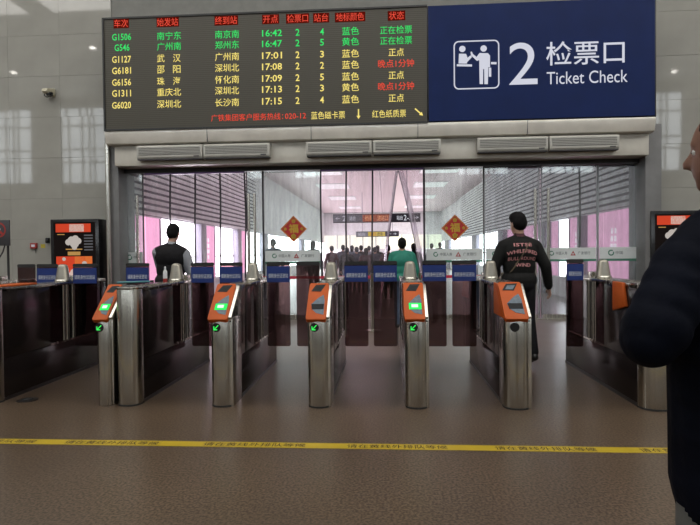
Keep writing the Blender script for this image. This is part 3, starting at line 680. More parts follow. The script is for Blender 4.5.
def gate(label, X, w, readers=(), flaps=(), front='slim', cone=0.0, lead=0.0):
    root = thing('ticket_gate', label, 'ticket gate', (X, GY, 0), group='row of ticket gates')
    h = w / 2
    bw = h - 0.008                               # half width of the body
    hb = 0.735 if front == 'slim' else 0.985
    d0 = 0.24 if front == 'slim' else 0.13       # where the side panels begin behind the steel front
    part(('pedestal', w, hb), 'pedestal', 'steel', root, lambda: MB().prism(front_poly(w, d0), 0.0, hb), bevel=0.004)
    part(('kick', w), 'kick_plate', 'rubber', root, lambda: MB().prism([(p[0] * 1.01, p[1] - 0.002) for p in front_poly(w, d0)], 0.0, 0.014), smooth=0)
    if front == 'slim':
        part(('cheek', w), 'cheek_plate', 'steel_bright', root, lambda: MB().box(h - 0.028, h + 0.004, 0.035, 0.30, 0.0, 0.745), bevel=0.004)
        part(('seam', w), 'seam', 'gate_dark', root, lambda: MB().box(h - 0.034, h - 0.027, 0.030, 0.2, 0.014, 0.735), smooth=0)
        part(('bolt', w), 'bolt', 'slot', root, lambda: MB().tube([(h - 0.012, 0.036, 0.715), (h - 0.012, 0.031, 0.715)], 0.006, 10))
    else:
        part(('cap', w), 'top_cap', 'steel', root, lambda: MB().prism([(p[0] * 1.01, p[1] - 0.002) for p in front_poly(w)], 0.985, 1.005), bevel=0.003)
        for q in (-0.36, 0.30): part(('rib', w, q), 'front_seam', 'slot', root, lambda: MB().box(q * w - .0015, q * w + .0015, 0.085 * w * abs(q) * 8 - 0.018, 0.1, 0.02, 0.98), smooth=0)
    for r in readers: reader(root, *r)
    part(('plinth', w), 'plinth', 'gate_panel', root, lambda: MB().box(-bw, bw, d0, GL, 0.0, 0.37), bevel=0.004)
    if front == 'slim': part(('neck', w), 'lower_cabinet', 'gate_panel', root, lambda: MB().box(-bw, bw, 0.24, 0.465, 0.374, 0.734), bevel=0.004)
    part(('cabinet', w, front), 'cabinet', 'gate_panel', root, lambda: MB().box(-bw, bw, d0 if front != 'slim' else 0.465, 0.80, 0.374, 0.965), bevel=0.004)
    part(('base', w), 'base_strip', 'gate_dark', root, lambda: MB().box(-bw - 0.003, bw + 0.003, d0, GL + 0.002, 0.0, 0.03), smooth=0)
    part(('rail', w, front), 'top_rail', 'steel', root, lambda: MB().box(-bw - 0.004, bw + 0.004, 0.20 if front != 'slim' else 0.462, GL, 0.967, 1.0), bevel=0.005)
    for s in (-1, 1):
        part(('sill', w, s), 'sill', 'steel', root, lambda: MB().box(min(s * bw, s * (bw - 0.02)), max(s * bw, s * (bw - 0.02)), 0.80, GL - 0.1, 0.374, 0.392), smooth=0)
        part(('pane', w, s), 'side_pane', 'smoked_glass', root, lambda: MB().box(min(s * (bw - .008), s * (bw - .014)), max(s * (bw - .008), s * (bw - .014)), 0.80, 1.02, 0.392, 0.966), smooth=0)
        part(('pane2', w, s), 'side_pane', 'smoked_glass', root, lambda: MB().box(min(s * (bw - .008), s * (bw - .014)), max(s * (bw - .008), s * (bw - .014)), 1.26, GL - 0.1, 0.392, 0.966), smooth=0)
        for yy in (1.055, 1.115, 1.225):
            part(('post', w, s, yy), 'post', 'steel_bright', root, lambda: MB().tube([(s * (bw - 0.022), yy, 0.375), (s * (bw - 0.022), yy, 0.967)], 0.021, 12))
    part(('core', w), 'mechanism_box', 'gate_dark', root, lambda: MB().box(-bw * 0.5, bw * 0.5, 1.03, 1.26, 0.374, 0.966), smooth=0)
    part(('end', w), 'end_post', 'gate_panel', root, lambda: MB().box(-bw, bw, GL - 0.1, GL, 0.374, 0.966), bevel=0.004)
    cx = cone
    part(('collar', cx), 'collar', 'steel', root, lambda: MB().lathe([(0.080, 1.0), (0.083, 1.012), (0.074, 1.022)], (cx, 1.13, 0), 24))
    part(('cone', cx), 'cone_cap', 'cap_metal', root, lambda: MB().lathe([(0.073, 1.022), (0.070, 1.03), (0.050, 1.155), (0.044, 1.170), (0.030, 1.180), (0.012, 1.184)], (cx, 1.13, 0), 24))
    part(('bracket', cx), 'sensor_block', 'steel', root, lambda: MB().box(cx - 0.045, cx + 0.045, 1.30, 1.42, 1.0, 1.055), bevel=0.008)
    for f in flaps: flap(root, *f)
    return root
W1 = 0.19
FI = W1 / 2 + 0.035; FO = FI + 0.245
PX = {2: -1.372, 3: -0.553, 4: 0.253, 5: 1.062}
g0 = gate('dark ticket gate standing nearest the red advertising cabinet', -3.455, 0.21, flaps=((FI - .03, FI + .235), (-0.075, -0.305)), front='wide', cone=0.03)
gate('dark ticket gate beside the prohibition sign, with a plain brown flap', -4.30, 0.21, flaps=((0.32, 0.515, False),), front='wide')
MB().box(-0.09, 0.09, 0.16, 0.62, 1.0, 1.016).build('orange_reader_top', 'orange', g0, bevel=0.005)
g1 = gate('wide ticket gate with a separate orange reader pedestal and a bottle on top', -2.185, 0.20, flaps=((FI, FO), (-FI - .20, -FI - .45)), front='wide')
# separate reader pedestal of the wide gate
PO = -0.195
pp = [(p[0] * 0.84 + PO, p[1]) for p in front_poly(0.165)]
MB().prism(pp, 0, 0.735).build('reader_pedestal', 'steel', g1, bevel=0.004)
MB().box(PO - 0.06, PO + 0.06, 0.23, 0.465, 0.37, 0.734).build('lower_cabinet', 'gate_dark', g1, bevel=0.004)
MB().box(PO + 0.045, PO + 0.073, 0.04, 0.30, 0, 0.745).build('cheek_plate', 'steel_bright', g1, bevel=0.004)
MB().box(PO - 0.06, PO + 0.06, 0.23, GL, 0.0, 0.37).build('plinth', 'gate_panel', g1, bevel=0.004)
MB().box(PO - 0.06, PO + 0.06, 0.465, 0.9, 0.37, 0.96).build('cabinet', 'gate_dark', g1, bevel=0.004)
reader(g1, 0.150, PO, True, True)
gate('slim ticket gate with green screen next to the gate with the bottle', PX[2], W1, [(W1, 0, True, True)], [(FI, FO), (-FI, -FO)])
gate('slim ticket gate with a black unlit screen and a lit green arrow lamp', PX[3], W1, [(W1, 0, False, True)], [(FI, FO), (-FI, -FO, False)])
gate('slim ticket gate with green screen in front of the green jacket', PX[4], W1, [(W1, 0, True, True)], [(FI, FO), (-FI, -FO)])
gate('slim ticket gate with unlit screen and arrow lamp beside the lettered jacket', PX[5], W1 + 0.02, [(W1 + 0.02, 0, False, False)], [(-FI, -FO)])
g6 = gate('wide ticket gate with orange side beside the man in the navy coat', 2.165, 0.26, flaps=((-0.165, -0.33),), front='wide', cone=0.0)
MB().prism([(0.30, 0.80), (0.55, 0.74), (0.55, 1.0), (0.36, 1.0)], -0.152, -0.124, 'x').build('orange_side_reader', 'orange', g6, bevel=0.006)

# things on the wide gate
p = (-2.21, GY + 0.90, 1.0005)
t = thing('sanitizer_bottle', 'small white bottle with a red base on the wide ticket gate', 'bottle', p)
MB().lathe([(0.020, 0.0), (0.021, 0.035)]).build('base_band', 'alarm_red', t)
MB().lathe([(0.021, 0.035), (0.021, 0.10), (0.012, 0.12), (0.009, 0.125)]).build('body', 'white_plastic', t)
MB().lathe([(0.010, 0.125), (0.010, 0.15), (0.006, 0.155)]).build('cap', 'white_plastic', t)
t = thing('teal_rod', 'thin teal plastic rod lying across the top of the wide ticket gate', 'rod', (-2.36, GY + 0.62, 1.0))  # plain thin teal rod
MB().tube([(-0.20, 0, 0.012), (-0.03, 0, 0.016), (0.10, 0.05, 0.018)], 0.010, 10).build('shaft', 'teal', t)
MB().tube([(0.10, 0.05, 0.018), (0.13, 0.06, 0.018)], 0.013, 10).build('end_cap', 'rubber', t)
# red belt barrier behind the gates
bt = thing('belt_barrier', 'red retractable belt barrier between two steel posts behind the gates', 'barrier', (0, 8.6, 0))
bz = on_y(305, 277.5, 8.6).z
pxs = [on_y(q, 277, 8.6).x for q in (262, 372)]
for X in pxs:
    MB().lathe([(0.15, 0), (0.15, 0.012), (0.03, 0.03), (0.028, bz + 0.05), (0.03, bz + 0.06)], (X, 0, 0)).build('post', 'steel', bt)
MB().box(pxs[0], pxs[1], -0.003, 0.003, bz - 0.022, bz + 0.022).build('belt', 'belt_red', bt, smooth=0)
bt = thing('belt_barrier', 'red and white belt barrier between two steel posts beside the man in the lettered jacket', 'barrier', (0, 8.6, 0))
pxs = [on_y(q, 277, 8.6).x for q in (420, 482, 502)]
for X in (pxs[0], pxs[2]):
    MB().lathe([(0.15, 0), (0.15, 0.012), (0.03, 0.03), (0.028, bz + 0.05), (0.03, bz + 0.06)], (X, 0, 0)).build('post', 'steel', bt)
MB().box(pxs[0], pxs[1], -0.003, 0.003, bz - 0.022, bz + 0.022).build('belt', 'belt_red', bt, smooth=0)
MB().box(pxs[1], pxs[2], -0.003, 0.003, bz - 0.022, bz + 0.022).build('belt_end', 'white_plastic', bt, smooth=0)

# ------------------------------------------------------------------ yellow floor tape
ty = ground(300, 445.5).y
t = thing('floor_tape', 'yellow waiting line tape with dark Chinese lettering across the floor', 'floor tape', (0, ty, 0))
for (a, b) in ((-5.5, -1.53), (-1.527, 0.24), (0.243, 4.5)):
    MB().box(a, b, -0.046, 0.046, 0.0002, 0.0016).build('tape_strip', 'tape_yellow', t, smooth=0)
for px0, px1, py in ((-68, 32, 444), (62, 158, 444.2), (203, 306, 444.8), (347, 447, 446), (495, 595, 448.2), (640, 742, 450.5)):
    P, Q = ground(px0, py), ground(px1, py)
    co, tri = text_mesh('请在黄线外排队等候', 0.006)
    me = bpy.data.meshes.new('lettering'); me.from_pydata([(P.x + c[0] * (Q.x - P.x), -0.031 + c[1] * 0.062, 0.002) for c in co], [], tri)
    link('lettering', me, 'print_dark', t)
P = ground(27.5, 400)
t = thing('floor_cover', 'small dark oval cover plate lying in the floor', 'floor cover', P)
MB().lathe([(0.085, 0.0), (0.085, 0.004), (0.06, 0.006)], n=24).build('plate', 'gate_dark', t)
MB().lathe([(0.045, 0.006), (0.045, 0.009)], n=20).build('lid', 'rubber', t)

# ------------------------------------------------------------------ wall things
def ad_cabinet(px0, px1, pytop, label, group):
    Yc = 9.72
    a, b = on_y(px0, pytop, Yc), on_y(px1, pytop, Yc)
    W = b.x - a.x; Hh = (a.z + b.z) / 2
    t = thing('advertising_cabinet', label, 'advertising cabinet', ((a.x + b.x) / 2, Yc, 0), group=group)
    MB().box(-W / 2, W / 2, 0, 0.30, 0, Hh).build('housing', 'cabinet_black', t, bevel=0.015)
    sc_ = MB().box(-W / 2 + .07, W / 2 - .07, -0.006, 0.002, 0.5, Hh - 0.06).build('screen', 'ad_black', t, smooth=0)
    y = -0.008
    def R(u0, u1, z0, z1, m, nm): MB().box(-W / 2 + u0 * W, -W / 2 + u1 * W, y - 0.002, y, Hh - z1, Hh - z0).build(nm, m, sc_, smooth=0)
    R(.12, .84, .09, .25, 'ad_red', 'poster_band'); R(.40, .70, .10, .24, 'ad_pale', 'poster_highlight')
    g = MB()
    for (dx, dz, r) in ((-.12, 0, .06), (-.06, .04, .07), (.02, .06, .07), (.08, .02, .06), (0, -.02, .09), (0, -.10, .05)):
        g.disc((-W / 2 + .50 * W + dx, Hh - .44 + dz, y), r, 14, 'y')
    g.build('poster_picture', 'ad_white', sc_, smooth=0)
    R(.32, .66, .565, .585, 'ad_gold', 'poster_line'); R(.36, .62, .62, .69, 'ad_gold', 'poster_line'); R(.15, .30, .285, .30, 'ad_gold', 'poster_line')
    R(.12, .86, .71, 1.06, 'ad_red', 'poster_panel'); R(.50, .86, .71, .93, 'ad_orange', 'poster_panel')
    MB().prism([(-W / 2 + u * W, Hh - z) for u, z in ((.36, 1.40), (.36, 1.10), (.42, .97), (.55, .90), (.84, .87), (.84, .95), (.60, .99), (.54, 1.06), (.54, 1.40))], y - 0.004, y - 0.002, 'y').build('poster_swirl', 'ad_pale', sc_, smooth=0)
    for (u, z, r) in ((.28, .76, .035), (.20, .90, .022), (.70, .85, .05)): MB().disc((-W / 2 + u * W, Hh - z, y - 0.002), r, 12, 'y').build('poster_dot', 'ad_white', sc_, smooth=0)
    for q in range(6): R(.70, .88, .30 + q * .055, .325 + q * .055, 'ad_grey', 'poster_line')
    R(.36, .72, 1.30, 1.40, 'ad_orange', 'poster_panel')
    MB().box(-W / 2 - 0.0, W / 2, -0.02, 0.0, 0, 0.12).build('plinth', 'gate_dark', t)
    return t
ad_cabinet(50, 98.5, 219, 'black advertising cabinet with glowing red and orange poster screen beside the steel tube jamb', 'advertising cabinets')
ad_cabinet(651, 700, 210.5, 'black advertising cabinet half hidden behind the man in the navy coat', 'advertising cabinets')
# sign on a stand
P = on_y(5, 233, 8.2)
t = thing('prohibition_sign_stand', 'dark prohibition sign with a red ring on a thin black floor stand', 'sign stand', (P.x, 8.2, 0))
a, b = on_y(-12, 246, 8.2), on_y(9.6, 220, 8.2); cx = P.x
MB().box(a.x - cx, b.x - cx, -0.012, 0.012, a.z, b.z).build('board', 'sign_board', t, bevel=0.004)
zc = on_y(0, 230, 8.2).z; xc = on_y(-1, 230, 8.2).x - cx; rg = MB(); n = 28
for i in range(n):
    a0, a1 = 2 * math.pi * i / n, 2 * math.pi * (i + 1) / n
    rg.add([(xc + r_ * math.cos(q), -.014, zc + r_ * math.sin(q)) for r_, q in ((.125, a0), (.125, a1), (.10, a1), (.10, a0))], [(0, 1, 2, 3)])
rg.add([(xc - .085, -.014, zc + .06), (xc - .06, -.014, zc + .085), (xc + .085, -.014, zc - .06), (xc + .06, -.014, zc - .085)], [(0, 1, 2, 3)])
rg.build('red_ring', 'alarm_red', t, smooth=0)
MB().box(xc - .05, xc + .03, -.0135, -.012, zc - .03, zc + .03).build('symbol', 'print_white', t, smooth=0)
MB().tube([(0.03, 0.02, 0.02), (0.03, 0.02, zc)], 0.018, 10).build('pole', 'rubber', t)
MB().lathe([(0.17, 0), (0.17, 0.015), (0.02, 0.035)], (0.03, 0.02, 0)).build('base', 'rubber', t)
MB().tube([(0.01, 0.0, a.z + .06), (-0.03, -0.02, a.z - .1), (-0.12, -0.03, a.z - .25), (-0.2, -0.03, a.z - .3)], 0.010, 8).build('cable', 'rubber', t)
# fire call point with sticker, switch box
YF = YW - 0.022
c = on_y(34.7, 245.8, YF)
t = thing('fire_call_point', 'small red fire call point on the stone wall', 'call point', c)
MB().box(-.065, .065, -0.05, 0, -.055, .055).build('housing', 'alarm_red', t, bevel=0.006)
MB().box(-.035, .035, -0.054, -0.05, -.022, .025).build('glass', 'print_grey', t)
MB().tube([(0.02, -0.006, -.055), (0.025, -0.006, -.15)], 0.004, 6).build('cable', 'gate_dark', t)
c = on_y(43, 246, YF)
tag(MB().box(-.045, .045, -0.002, 0, -.038, .038).build('warning_sticker', 'sticker_yellow', smooth=0, loc=c), 'small yellow sticker on the stone wall beside the red call point', 'sticker')
c = on_y(48.6, 240.5, YF)
t = thing('switch_box', 'small black switch box on the stone wall beside the advertising cabinet', 'switch', c)
MB().box(-.03, .03, -0.06, 0, -.05, .05).build('housing', 'cabinet_black', t, bevel=0.005)
MB().box(-.012, .012, -0.066, -0.06, -.02, .02).build('rocker', 'gate_dark', t)
# surveillance camera
c = on_y(53, 94, YF)
t = thing('surveillance_camera', 'cream surveillance camera with black lens on the stone wall', 'camera', c)
MB().prism([(0, -.02), (-0.10, -.06), (-0.26, -.05), (-0.28, -.02), (-0.26, .03), (-0.08, .085), (0, .09)], -.055, .055, 'x').build('housing', 'cctv_cream', t, bevel=0.012)
MB().lathe([(0.055, -0.085), (0.062, -0.06), (0.062, -0.02)], (0.03, -0.16, 0)).build('lens_dome', 'cctv_black', t)
MB().tube([(-.05, -0.1, 0.02), (-.11, -0.09, 0.0), (-.125, -0.08, -.05), (-.09, -0.06, -.075), (-.02, -0.04, -.06)], 0.010, 8).build('cable', 'cctv_black', t)
MB().box(-.05, .05, -0.012, 0, -.06, .10).build('mount_plate', 'cctv_cream', t, bevel=0.003)

# ------------------------------------------------------------------ people
def P3(*a): return np.array(a, float)
class Fig:
    """collects tapered limbs and ellipsoids, fuses them into one continuous skin"""
    def __init__(s): s.pr = []
    def c(s, a, b, r0, r1, m, flat=1.0, fd=(0, 1, 0)): s.pr.append(['c', P3(*a), P3(*b), r0, r1, m, flat, P3(*fd)]); return s
    def e(s, c, r, m, R=None): s.pr.append(['e', P3(*c), P3(*r), m, np.eye(3) if R is None else R]); return s
    def rotate(s, i0, pivot, R):
        pv = P3(*pivot)
        for p in s.pr[i0:]:
            if p[0] == 'c': p[1] = R @ (p[1] - pv) + pv; p[2] = R @ (p[2] - pv) + pv; p[7] = R @ p[7]
            else: p[1] = R @ (p[1] - pv) + pv; p[4] = R @ p[4]
    def geometry(s):
        v, f = [], []
        def addring(P):
            o = len(v); nr, n = P.shape[:2]
            v.extend(map(tuple, P.reshape(-1, 3)))
            for k in range(nr - 1):
                for i in range(n): f.append((o + k * n + i, o + k * n + (i + 1) % n, o + (k + 1) * n + (i + 1) % n, o + (k + 1) * n + i))
            f.append(tuple(o + i for i in range(n - 1, -1, -1))); f.append(tuple(o + (nr - 1) * n + i for i in range(n)))
        n = 18; th = np.arange(n) * 2 * math.pi / n
        for p in s.pr:
            if p[0] == 'e':
                ph = np.linspace(-math.pi / 2 + 0.08, math.pi / 2 - 0.08, 13)
                L = np.array([[(math.cos(a) * math.cos(t), math.cos(a) * math.sin(t), math.sin(a)) for t in th] for a in ph]) * p[2]
                addring(L @ p[4].T + p[1])
            else:
                a, b, r0, r1, fl, fd = p[1], p[2], p[3], p[4], p[6], p[7]
                d = b - a; ln = np.linalg.norm(d); d = d / ln
                w_ = fd - d * fd.dot(d)
                if np.linalg.norm(w_) < 0.1: w_ = np.cross(d, P3(1, 0, 0))
                w_ /= np.linalg.norm(w_); u_ = np.cross(w_, d)
                rings = []
                for q in np.linspace(-math.pi / 2 + 0.15, 0, 5): rings.append((a + d * r0 * math.sin(q) * min(1, fl + .2), r0 * math.cos(q)))
                for q in np.linspace(0, math.pi / 2 - 0.15, 5): rings.append((b + d * r1 * math.sin(q) * min(1, fl + .2), r1 * math.cos(q)))
                addring(np.array([[c0 + (u_ * math.cos(t) + w_ * fl * math.sin(t)) * rr for t in th] for c0, rr in rings]))
        return v, f
    def dist(s, X):
        D = []; K = []
        for p in s.pr:
            if p[0] == 'e':
                q = (X - p[1]) @ p[4]; D.append((np.linalg.norm(q / p[2], axis=1) - 1) * p[2].min()); K.append(p[3])
            else:
                a, b, r0, r1, fl = p[1], p[2], p[3], p[4], p[6]; ab = b - a
                t = np.clip((X - a) @ ab / ab.dot(ab), 0, 1); o = X - a - t[:, None] * ab
                d = ab / np.linalg.norm(ab); w_ = p[7] - d * p[7].dot(d); w_ = w_ / max(1e-6, np.linalg.norm(w_))
                o = o + np.outer(o @ w_, w_) * (1 / fl - 1)
                D.append(np.linalg.norm(o, axis=1) - (r0 + (r1 - r0) * t)); K.append(p[5])
        return np.array(D), K
    def build(s, name, parent, voxel=0.012, smooth=3):
        v, f = s.geometry()
        me = bpy.data.meshes.new(name + '_raw'); me.from_pydata(v, [], f)
        o = bpy.data.objects.new('raw', me); COL.objects.link(o)
        md = o.modifiers.new('r', 'REMESH'); md.mode = 'VOXEL'; md.voxel_size = voxel
        if smooth: sm = o.modifiers.new('s', 'SMOOTH'); sm.factor = 0.5; sm.iterations = smooth
        bpy.context.view_layer.update()
        out = bpy.data.meshes.new_from_object(o.evaluated_get(bpy.context.evaluated_depsgraph_get()))
        bpy.data.objects.remove(o); bpy.data.meshes.remove(me)
        out.name = name
        cen = np.zeros(len(out.polygons) * 3); out.polygons.foreach_get('center', cen)
        D, K = s.dist(cen.reshape(-1, 3)); win = D.argmin(0)
        names = sorted(set(K)); out.materials.clear()
        for n_ in names: out.materials.append(MATS[n_])
        idx = np.array([names.index(k_) for k_ in K])[win]
        out.polygons.foreach_set('material_index', idx.astype(np.int32))
        out.polygons.foreach_set('use_smooth', np.ones(len(out.polygons), bool)); out.update()
        return link(name, out, None, parent)
def rotz(a): return np.array([[math.cos(a), -math.sin(a), 0], [math.sin(a), math.cos(a), 0], [0, 0, 1.0]])
def rotx(a): return np.array([[1.0, 0, 0], [0, math.cos(a), -math.sin(a)], [0, math.sin(a), math.cos(a)]])
def hand(fg, wrist, d, side, m, curl=0.5):
    """palm and five fingers; d = direction the fingers hang, thumb towards the front"""
    w_ = P3(*wrist); d = P3(*d); d /= np.linalg.norm(d)
    fwd = P3(0, 1, 0) - d * d[1]; fwd /= np.linalg.norm(fwd); inn = np.cross(d, fwd) * 1.0
    if inn[0] * side > 0: inn = -inn
    k = w_ + d * 0.085
    fg.c(w_, k, 0.027, 0.036, m, 0.5, inn)
    for i, (off, ln) in enumerate(((0.030, 0.066), (0.010, 0.076), (-0.010, 0.070), (-0.030, 0.054))):
        b0 = k + fwd * off * 0.95 - d * 0.005
        b1 = b0 + (d * math.cos(curl * .4) + inn * math.sin(curl * .4)) * ln * 0.5
        b2 = b1 + (d * math.cos(curl * 1.4) + inn * math.sin(curl * 1.4)) * ln * 0.5
        fg.c(b0, b1, 0.0098, 0.009, m); fg.c(b1, b2, 0.009, 0.0078, m)
    t0 = w_ + d * 0.03 + fwd * 0.025; t1 = t0 + (d * 0.6 + fwd * 0.7 + inn * .25) * 0.035; t2 = t1 + (d * 0.95 + fwd * 0.1 + inn * .3) * 0.03
    fg.c(t0, t1, 0.013, 0.0105, m); fg.c(t1, t2, 0.0105, 0.009, m)
def figure(top, arm, legs, skin='skin', shoulder_w=0.0, bulk=1.0, arms=None, stride=0.0, lean=0.0, nod=0.0, turn=0.0, coat=None, puff=False, collar=None, shoes='shoe', vest=False, heel=0.0, hands=True, drop=0.0, torso=None):
    fg = Fig()
    S = 0.175 + shoulder_w
    arms = arms or {}
    La = arms.get(-1, ((-0.255, -0.03, 1.13), (-0.265, 0.05, 0.89)))
    Ra = arms.get(1, ((0.255, -0.03, 1.13), (0.265, 0.05, 0.89)))
    # legs, one forward and one back when walking
    for s in (-1, 1):
        dy = stride * s * -1
        ank = P3(s * 0.095, dy, 0.085 + (heel if dy < 0 else 0)); hip = P3(s * 0.088, 0, 0.90)
        kn = (ank + hip) / 2 + P3(s * 0.008, 0.035 + (0.03 if dy < 0 else 0), 0.01)
        fg.c(hip, kn, 0.098, 0.066, legs); fg.c(kn, ank, 0.066, 0.052, legs)
        up = 0.05 if (dy < 0 and heel) else 0
        fg.c(ank + P3(0, -0.035, -0.045), ank + P3(s * 0.015, 0.14, -0.052 - heel * .55 * (dy < 0)), 0.040, 0.034, shoes)
    fg.e((0, -0.01, 0.94), (0.165 * bulk, 0.125 * bulk, 0.13), legs)
    i0 = len(fg.pr)
    b = torso or bulk
    fg.e((0, 0, 0.975), (0.180 * b, 0.138 * b, 0.14), top); fg.e((0, 0, 1.13), (0.166 * b, 0.122 * b, 0.20), top)
    fg.e((0, -0.005, 1.29), (0.184 * b, 0.130 * b, 0.185), top)
    for s in (-1, 1): fg.c((0, -0.01, 1.415), (s * (S - 0.015), -0.01, 1.398 - drop), 0.076 * b, 0.068 * b, top)
    fg.c((0, -0.015, 1.40), (0, -0.012, 1.475), 0.10, 0.060, top, 0.85)
    for s, A in ((-1, La), (1, Ra)):
        el, wr = P3(*A[0]), P3(*A[1]); sh = P3(s * S, -0.01, 1.39 - drop)
        am = arm; b = bulk
        fg.c(sh, el, 0.066 * b, 0.056 * b, am); fg.c(el, wr, 0.056 * b, 0.042 * b, am)
        if hands:
            d = wr - el; d = d / np.linalg.norm(d)
            fg.c(wr - d * 0.02, wr + d * 0.02, 0.026, 0.026, skin)
            hand(fg, wr + d * 0.01, d, s, skin)
        if puff:
            for q in (0.12, 0.36, 0.60, 0.84): fg.e(sh + (el - sh) * q, (0.073 * b,) * 3, am)
            for q in (0.1, 0.4, 0.7): fg.e(el + (wr - el) * q, (0.066 * b,) * 3, am)
    b = torso or bulk
    if coat:
        fg.c((0, 0, 1.02), (0, 0.0, coat + 0.06), 0.168 * b, 0.178 * b, top, 0.90)
    if puff:
        z = (coat or 0.95) + 0.10
        while z < 1.36:
            fg.e((0, 0, z), (0.180 * b, 0.138 * b, 0.072), top); z += 0.118
    # neck and head
    fg.c((0, -0.015, 1.43), (0, 0.005, 1.56), 0.058, 0.052, skin)
    if collar: fg.c((0, -0.016, 1.452), (0, -0.012, 1.466), 0.068, 0.062, collar, 0.95)
    ih = len(fg.pr)
    fg.e((0, 0, 1.635), (0.075, 0.093, 0.100), skin); fg.e((0, 0.030, 1.575), (0.060, 0.064, 0.078), skin); fg.e((0, 0.052, 1.522), (0.034, 0.034, 0.026), skin)
    fg.c((0, 0.088, 1.622), (0, 0.108, 1.585), 0.009, 0.014, skin)
    fg.e((0, 0.082, 1.642), (0.048, 0.012, 0.010), skin)
    fg.e((0, 0.083, 1.552), (0.024, 0.010, 0.009), 'lips')
    for s in (-1, 1): fg.e((s * 0.077, -0.005, 1.605), (0.010, 0.020, 0.032), skin)
    R = rotz(turn) @ rotx(-nod); pv = P3(0, -0.01, 1.50)
    fg.rotate(ih, pv, R)
    # lean of the whole upper body about the hips
    c_, s_ = math.cos(lean), math.sin(lean); RL = np.array([[c_, 0, s_], [0, 1, 0], [-s_, 0, c_]])
    fg.rotate(i0, (0, 0, 0.95), RL)
    def headpt(p): return RL @ ((R @ (P3(*p) - pv) + pv) - P3(0, 0, .95)) + P3(0, 0, .95)
    return fg, headpt, RL @ R
def person(label, loc, rz, height, fg_args, hair='hair', hairstyle='short', voxel=0.013, group=None, eyes=False):
    t = thing('person', label, 'person', loc, rz, group)
    t.scale = (height / 1.735,) * 3
    fg, hp, HR = figure(**fg_args)
    body = fg.build('body', t, voxel)
    h = Fig()
    h.e(hp((0, -0.014, 1.650)), (0.084, 0.096, 0.098), hair, HR); h.e(hp((0, -0.036, 1.610)), (0.080, 0.072, 0.085), hair, HR)
    if hairstyle == 'long': h.e(hp((0, -0.050, 1.545)), (0.078, 0.055, 0.115), hair, HR)
    if hairstyle == 'full':
        h.e(hp((0, 0.012, 1.685)), (0.086, 0.090, 0.070), hair, HR); h.e(hp((0, -0.030, 1.62)), (0.090, 0.078, 0.080), hair, HR)
    h.build('hair', t, 0.009 if voxel < 0.012 else 0.013, 2)
    if eyes:
        for s in (-1, 1):
            c = hp((s * 0.030, 0.074, 1.618))
            MB().lathe([(0.003, -0.010), (0.009, -0.007), (0.0115, 0), (0.009, 0.007), (0.003, 0.010)], tuple(c), 12).build('eye', 'eye_white', t)
            c = hp((s * 0.030, 0.0828, 1.618))
            MB().lathe([(0.002, -0.005), (0.005, 0), (0.002, 0.005)], tuple(c), 10).build('iris', 'eye_dark', t)
    return t, body, hp

# staff member at the end of the wide gate
sx = on_y(170, 260, 6.55).x
person('staff member in black vest and grey shirt standing behind the wide ticket gate', (sx, 6.55, 0), 0.10, 1.665,
       dict(top='cloth_black', arm='cloth_grey', legs='trousers', collar='cloth_grey', lean=0.055, turn=-0.15, nod=0.22, bulk=1.14, drop=0.045,
            arms={-1: ((-0.19, 0.16, 1.16), (-0.22, 0.36, 1.05)), 1: ((0.262, 0.0, 1.12), (0.25, 0.12, 0.90))}), voxel=0.010, eyes=True)
# man walking through the far lane, lettered jacket
mx = on_y(519, 260, 6.0).x
tm, body, hp = person('man in black jacket with pink lettering on the back, walking out past the gate', (mx, 6.0, 0), 0.06, 1.70,
       dict(top='cloth_jacket', arm='cloth_jacket', legs='trousers', stride=0.20, heel=0.10, turn=0.42, nod=0.10, bulk=1.12, drop=0.040, shoulder_w=0.008, collar='cloth_maroon',
            arms={-1: ((-0.275, -0.01, 1.13), (-0.20, 0.20, 1.03)), 1: ((0.285, -0.05, 1.13), (0.325, -0.02, 0.91))}), hairstyle='full', voxel=0.009, eyes=True)
bvh = BVHTree.FromObject(body, bpy.context.evaluated_depsgraph_get())
def on_back(x, z, off=0.006):
    hit = bvh.ray_cast(Vector((x, -1.0, z)), Vector((0, 1, 0)))
    return (x, (hit[0].y if hit[0] else -0.12) - off, z)
for s, zc, wd, hgt, arch in (('ISTSE', 1.372, 0.20, 0.036, 0.0), ('WHILEFIRED', 1.302, 0.34, 0.040, 0.035), ('BULL ROUND', 1.222, 0.31, 0.038, 0.012), ('WIND', 1.148, 0.165, 0.038, 0.004)):
    co, tri = text_mesh(s, 0.012); vs = []
    for p in co:
        x = -0.005 + (p[0] - 0.5) * wd
        vs.append(on_back(x + 0.01, zc + (p[1] - .5) * hgt - arch * abs(p[0] - .5) * 2 * abs(p[0] - .5) * 2))
    me = bpy.data.meshes.new('back_lettering'); me.from_pydata(vs, [], tri); link('back_lettering', me, 'letter_pink', tm)
mb = MB(); n = 14
pa = [(0.075 - 0.20 * k / n, 1.395 - 0.33 * k / n) for k in range(n + 1)]
for k in range(n):
    (xa, za), (xb, zb) = pa[k], pa[k + 1]
    q = [on_back(xa - .011, za - .007, .010), on_back(xa + .011, za + .007, .010), on_back(xb + .011, zb + .007, .010), on_back(xb - .011, zb - .007, .010)]
    mb.add(q + [(a, b + .006, c) for a, b, c in q], [(0, 1, 2, 3), (7, 6, 5, 4), (0, 3, 7, 4), (1, 5, 6, 2)])
mb.build('shoulder_strap', 'strap_brown', tm)
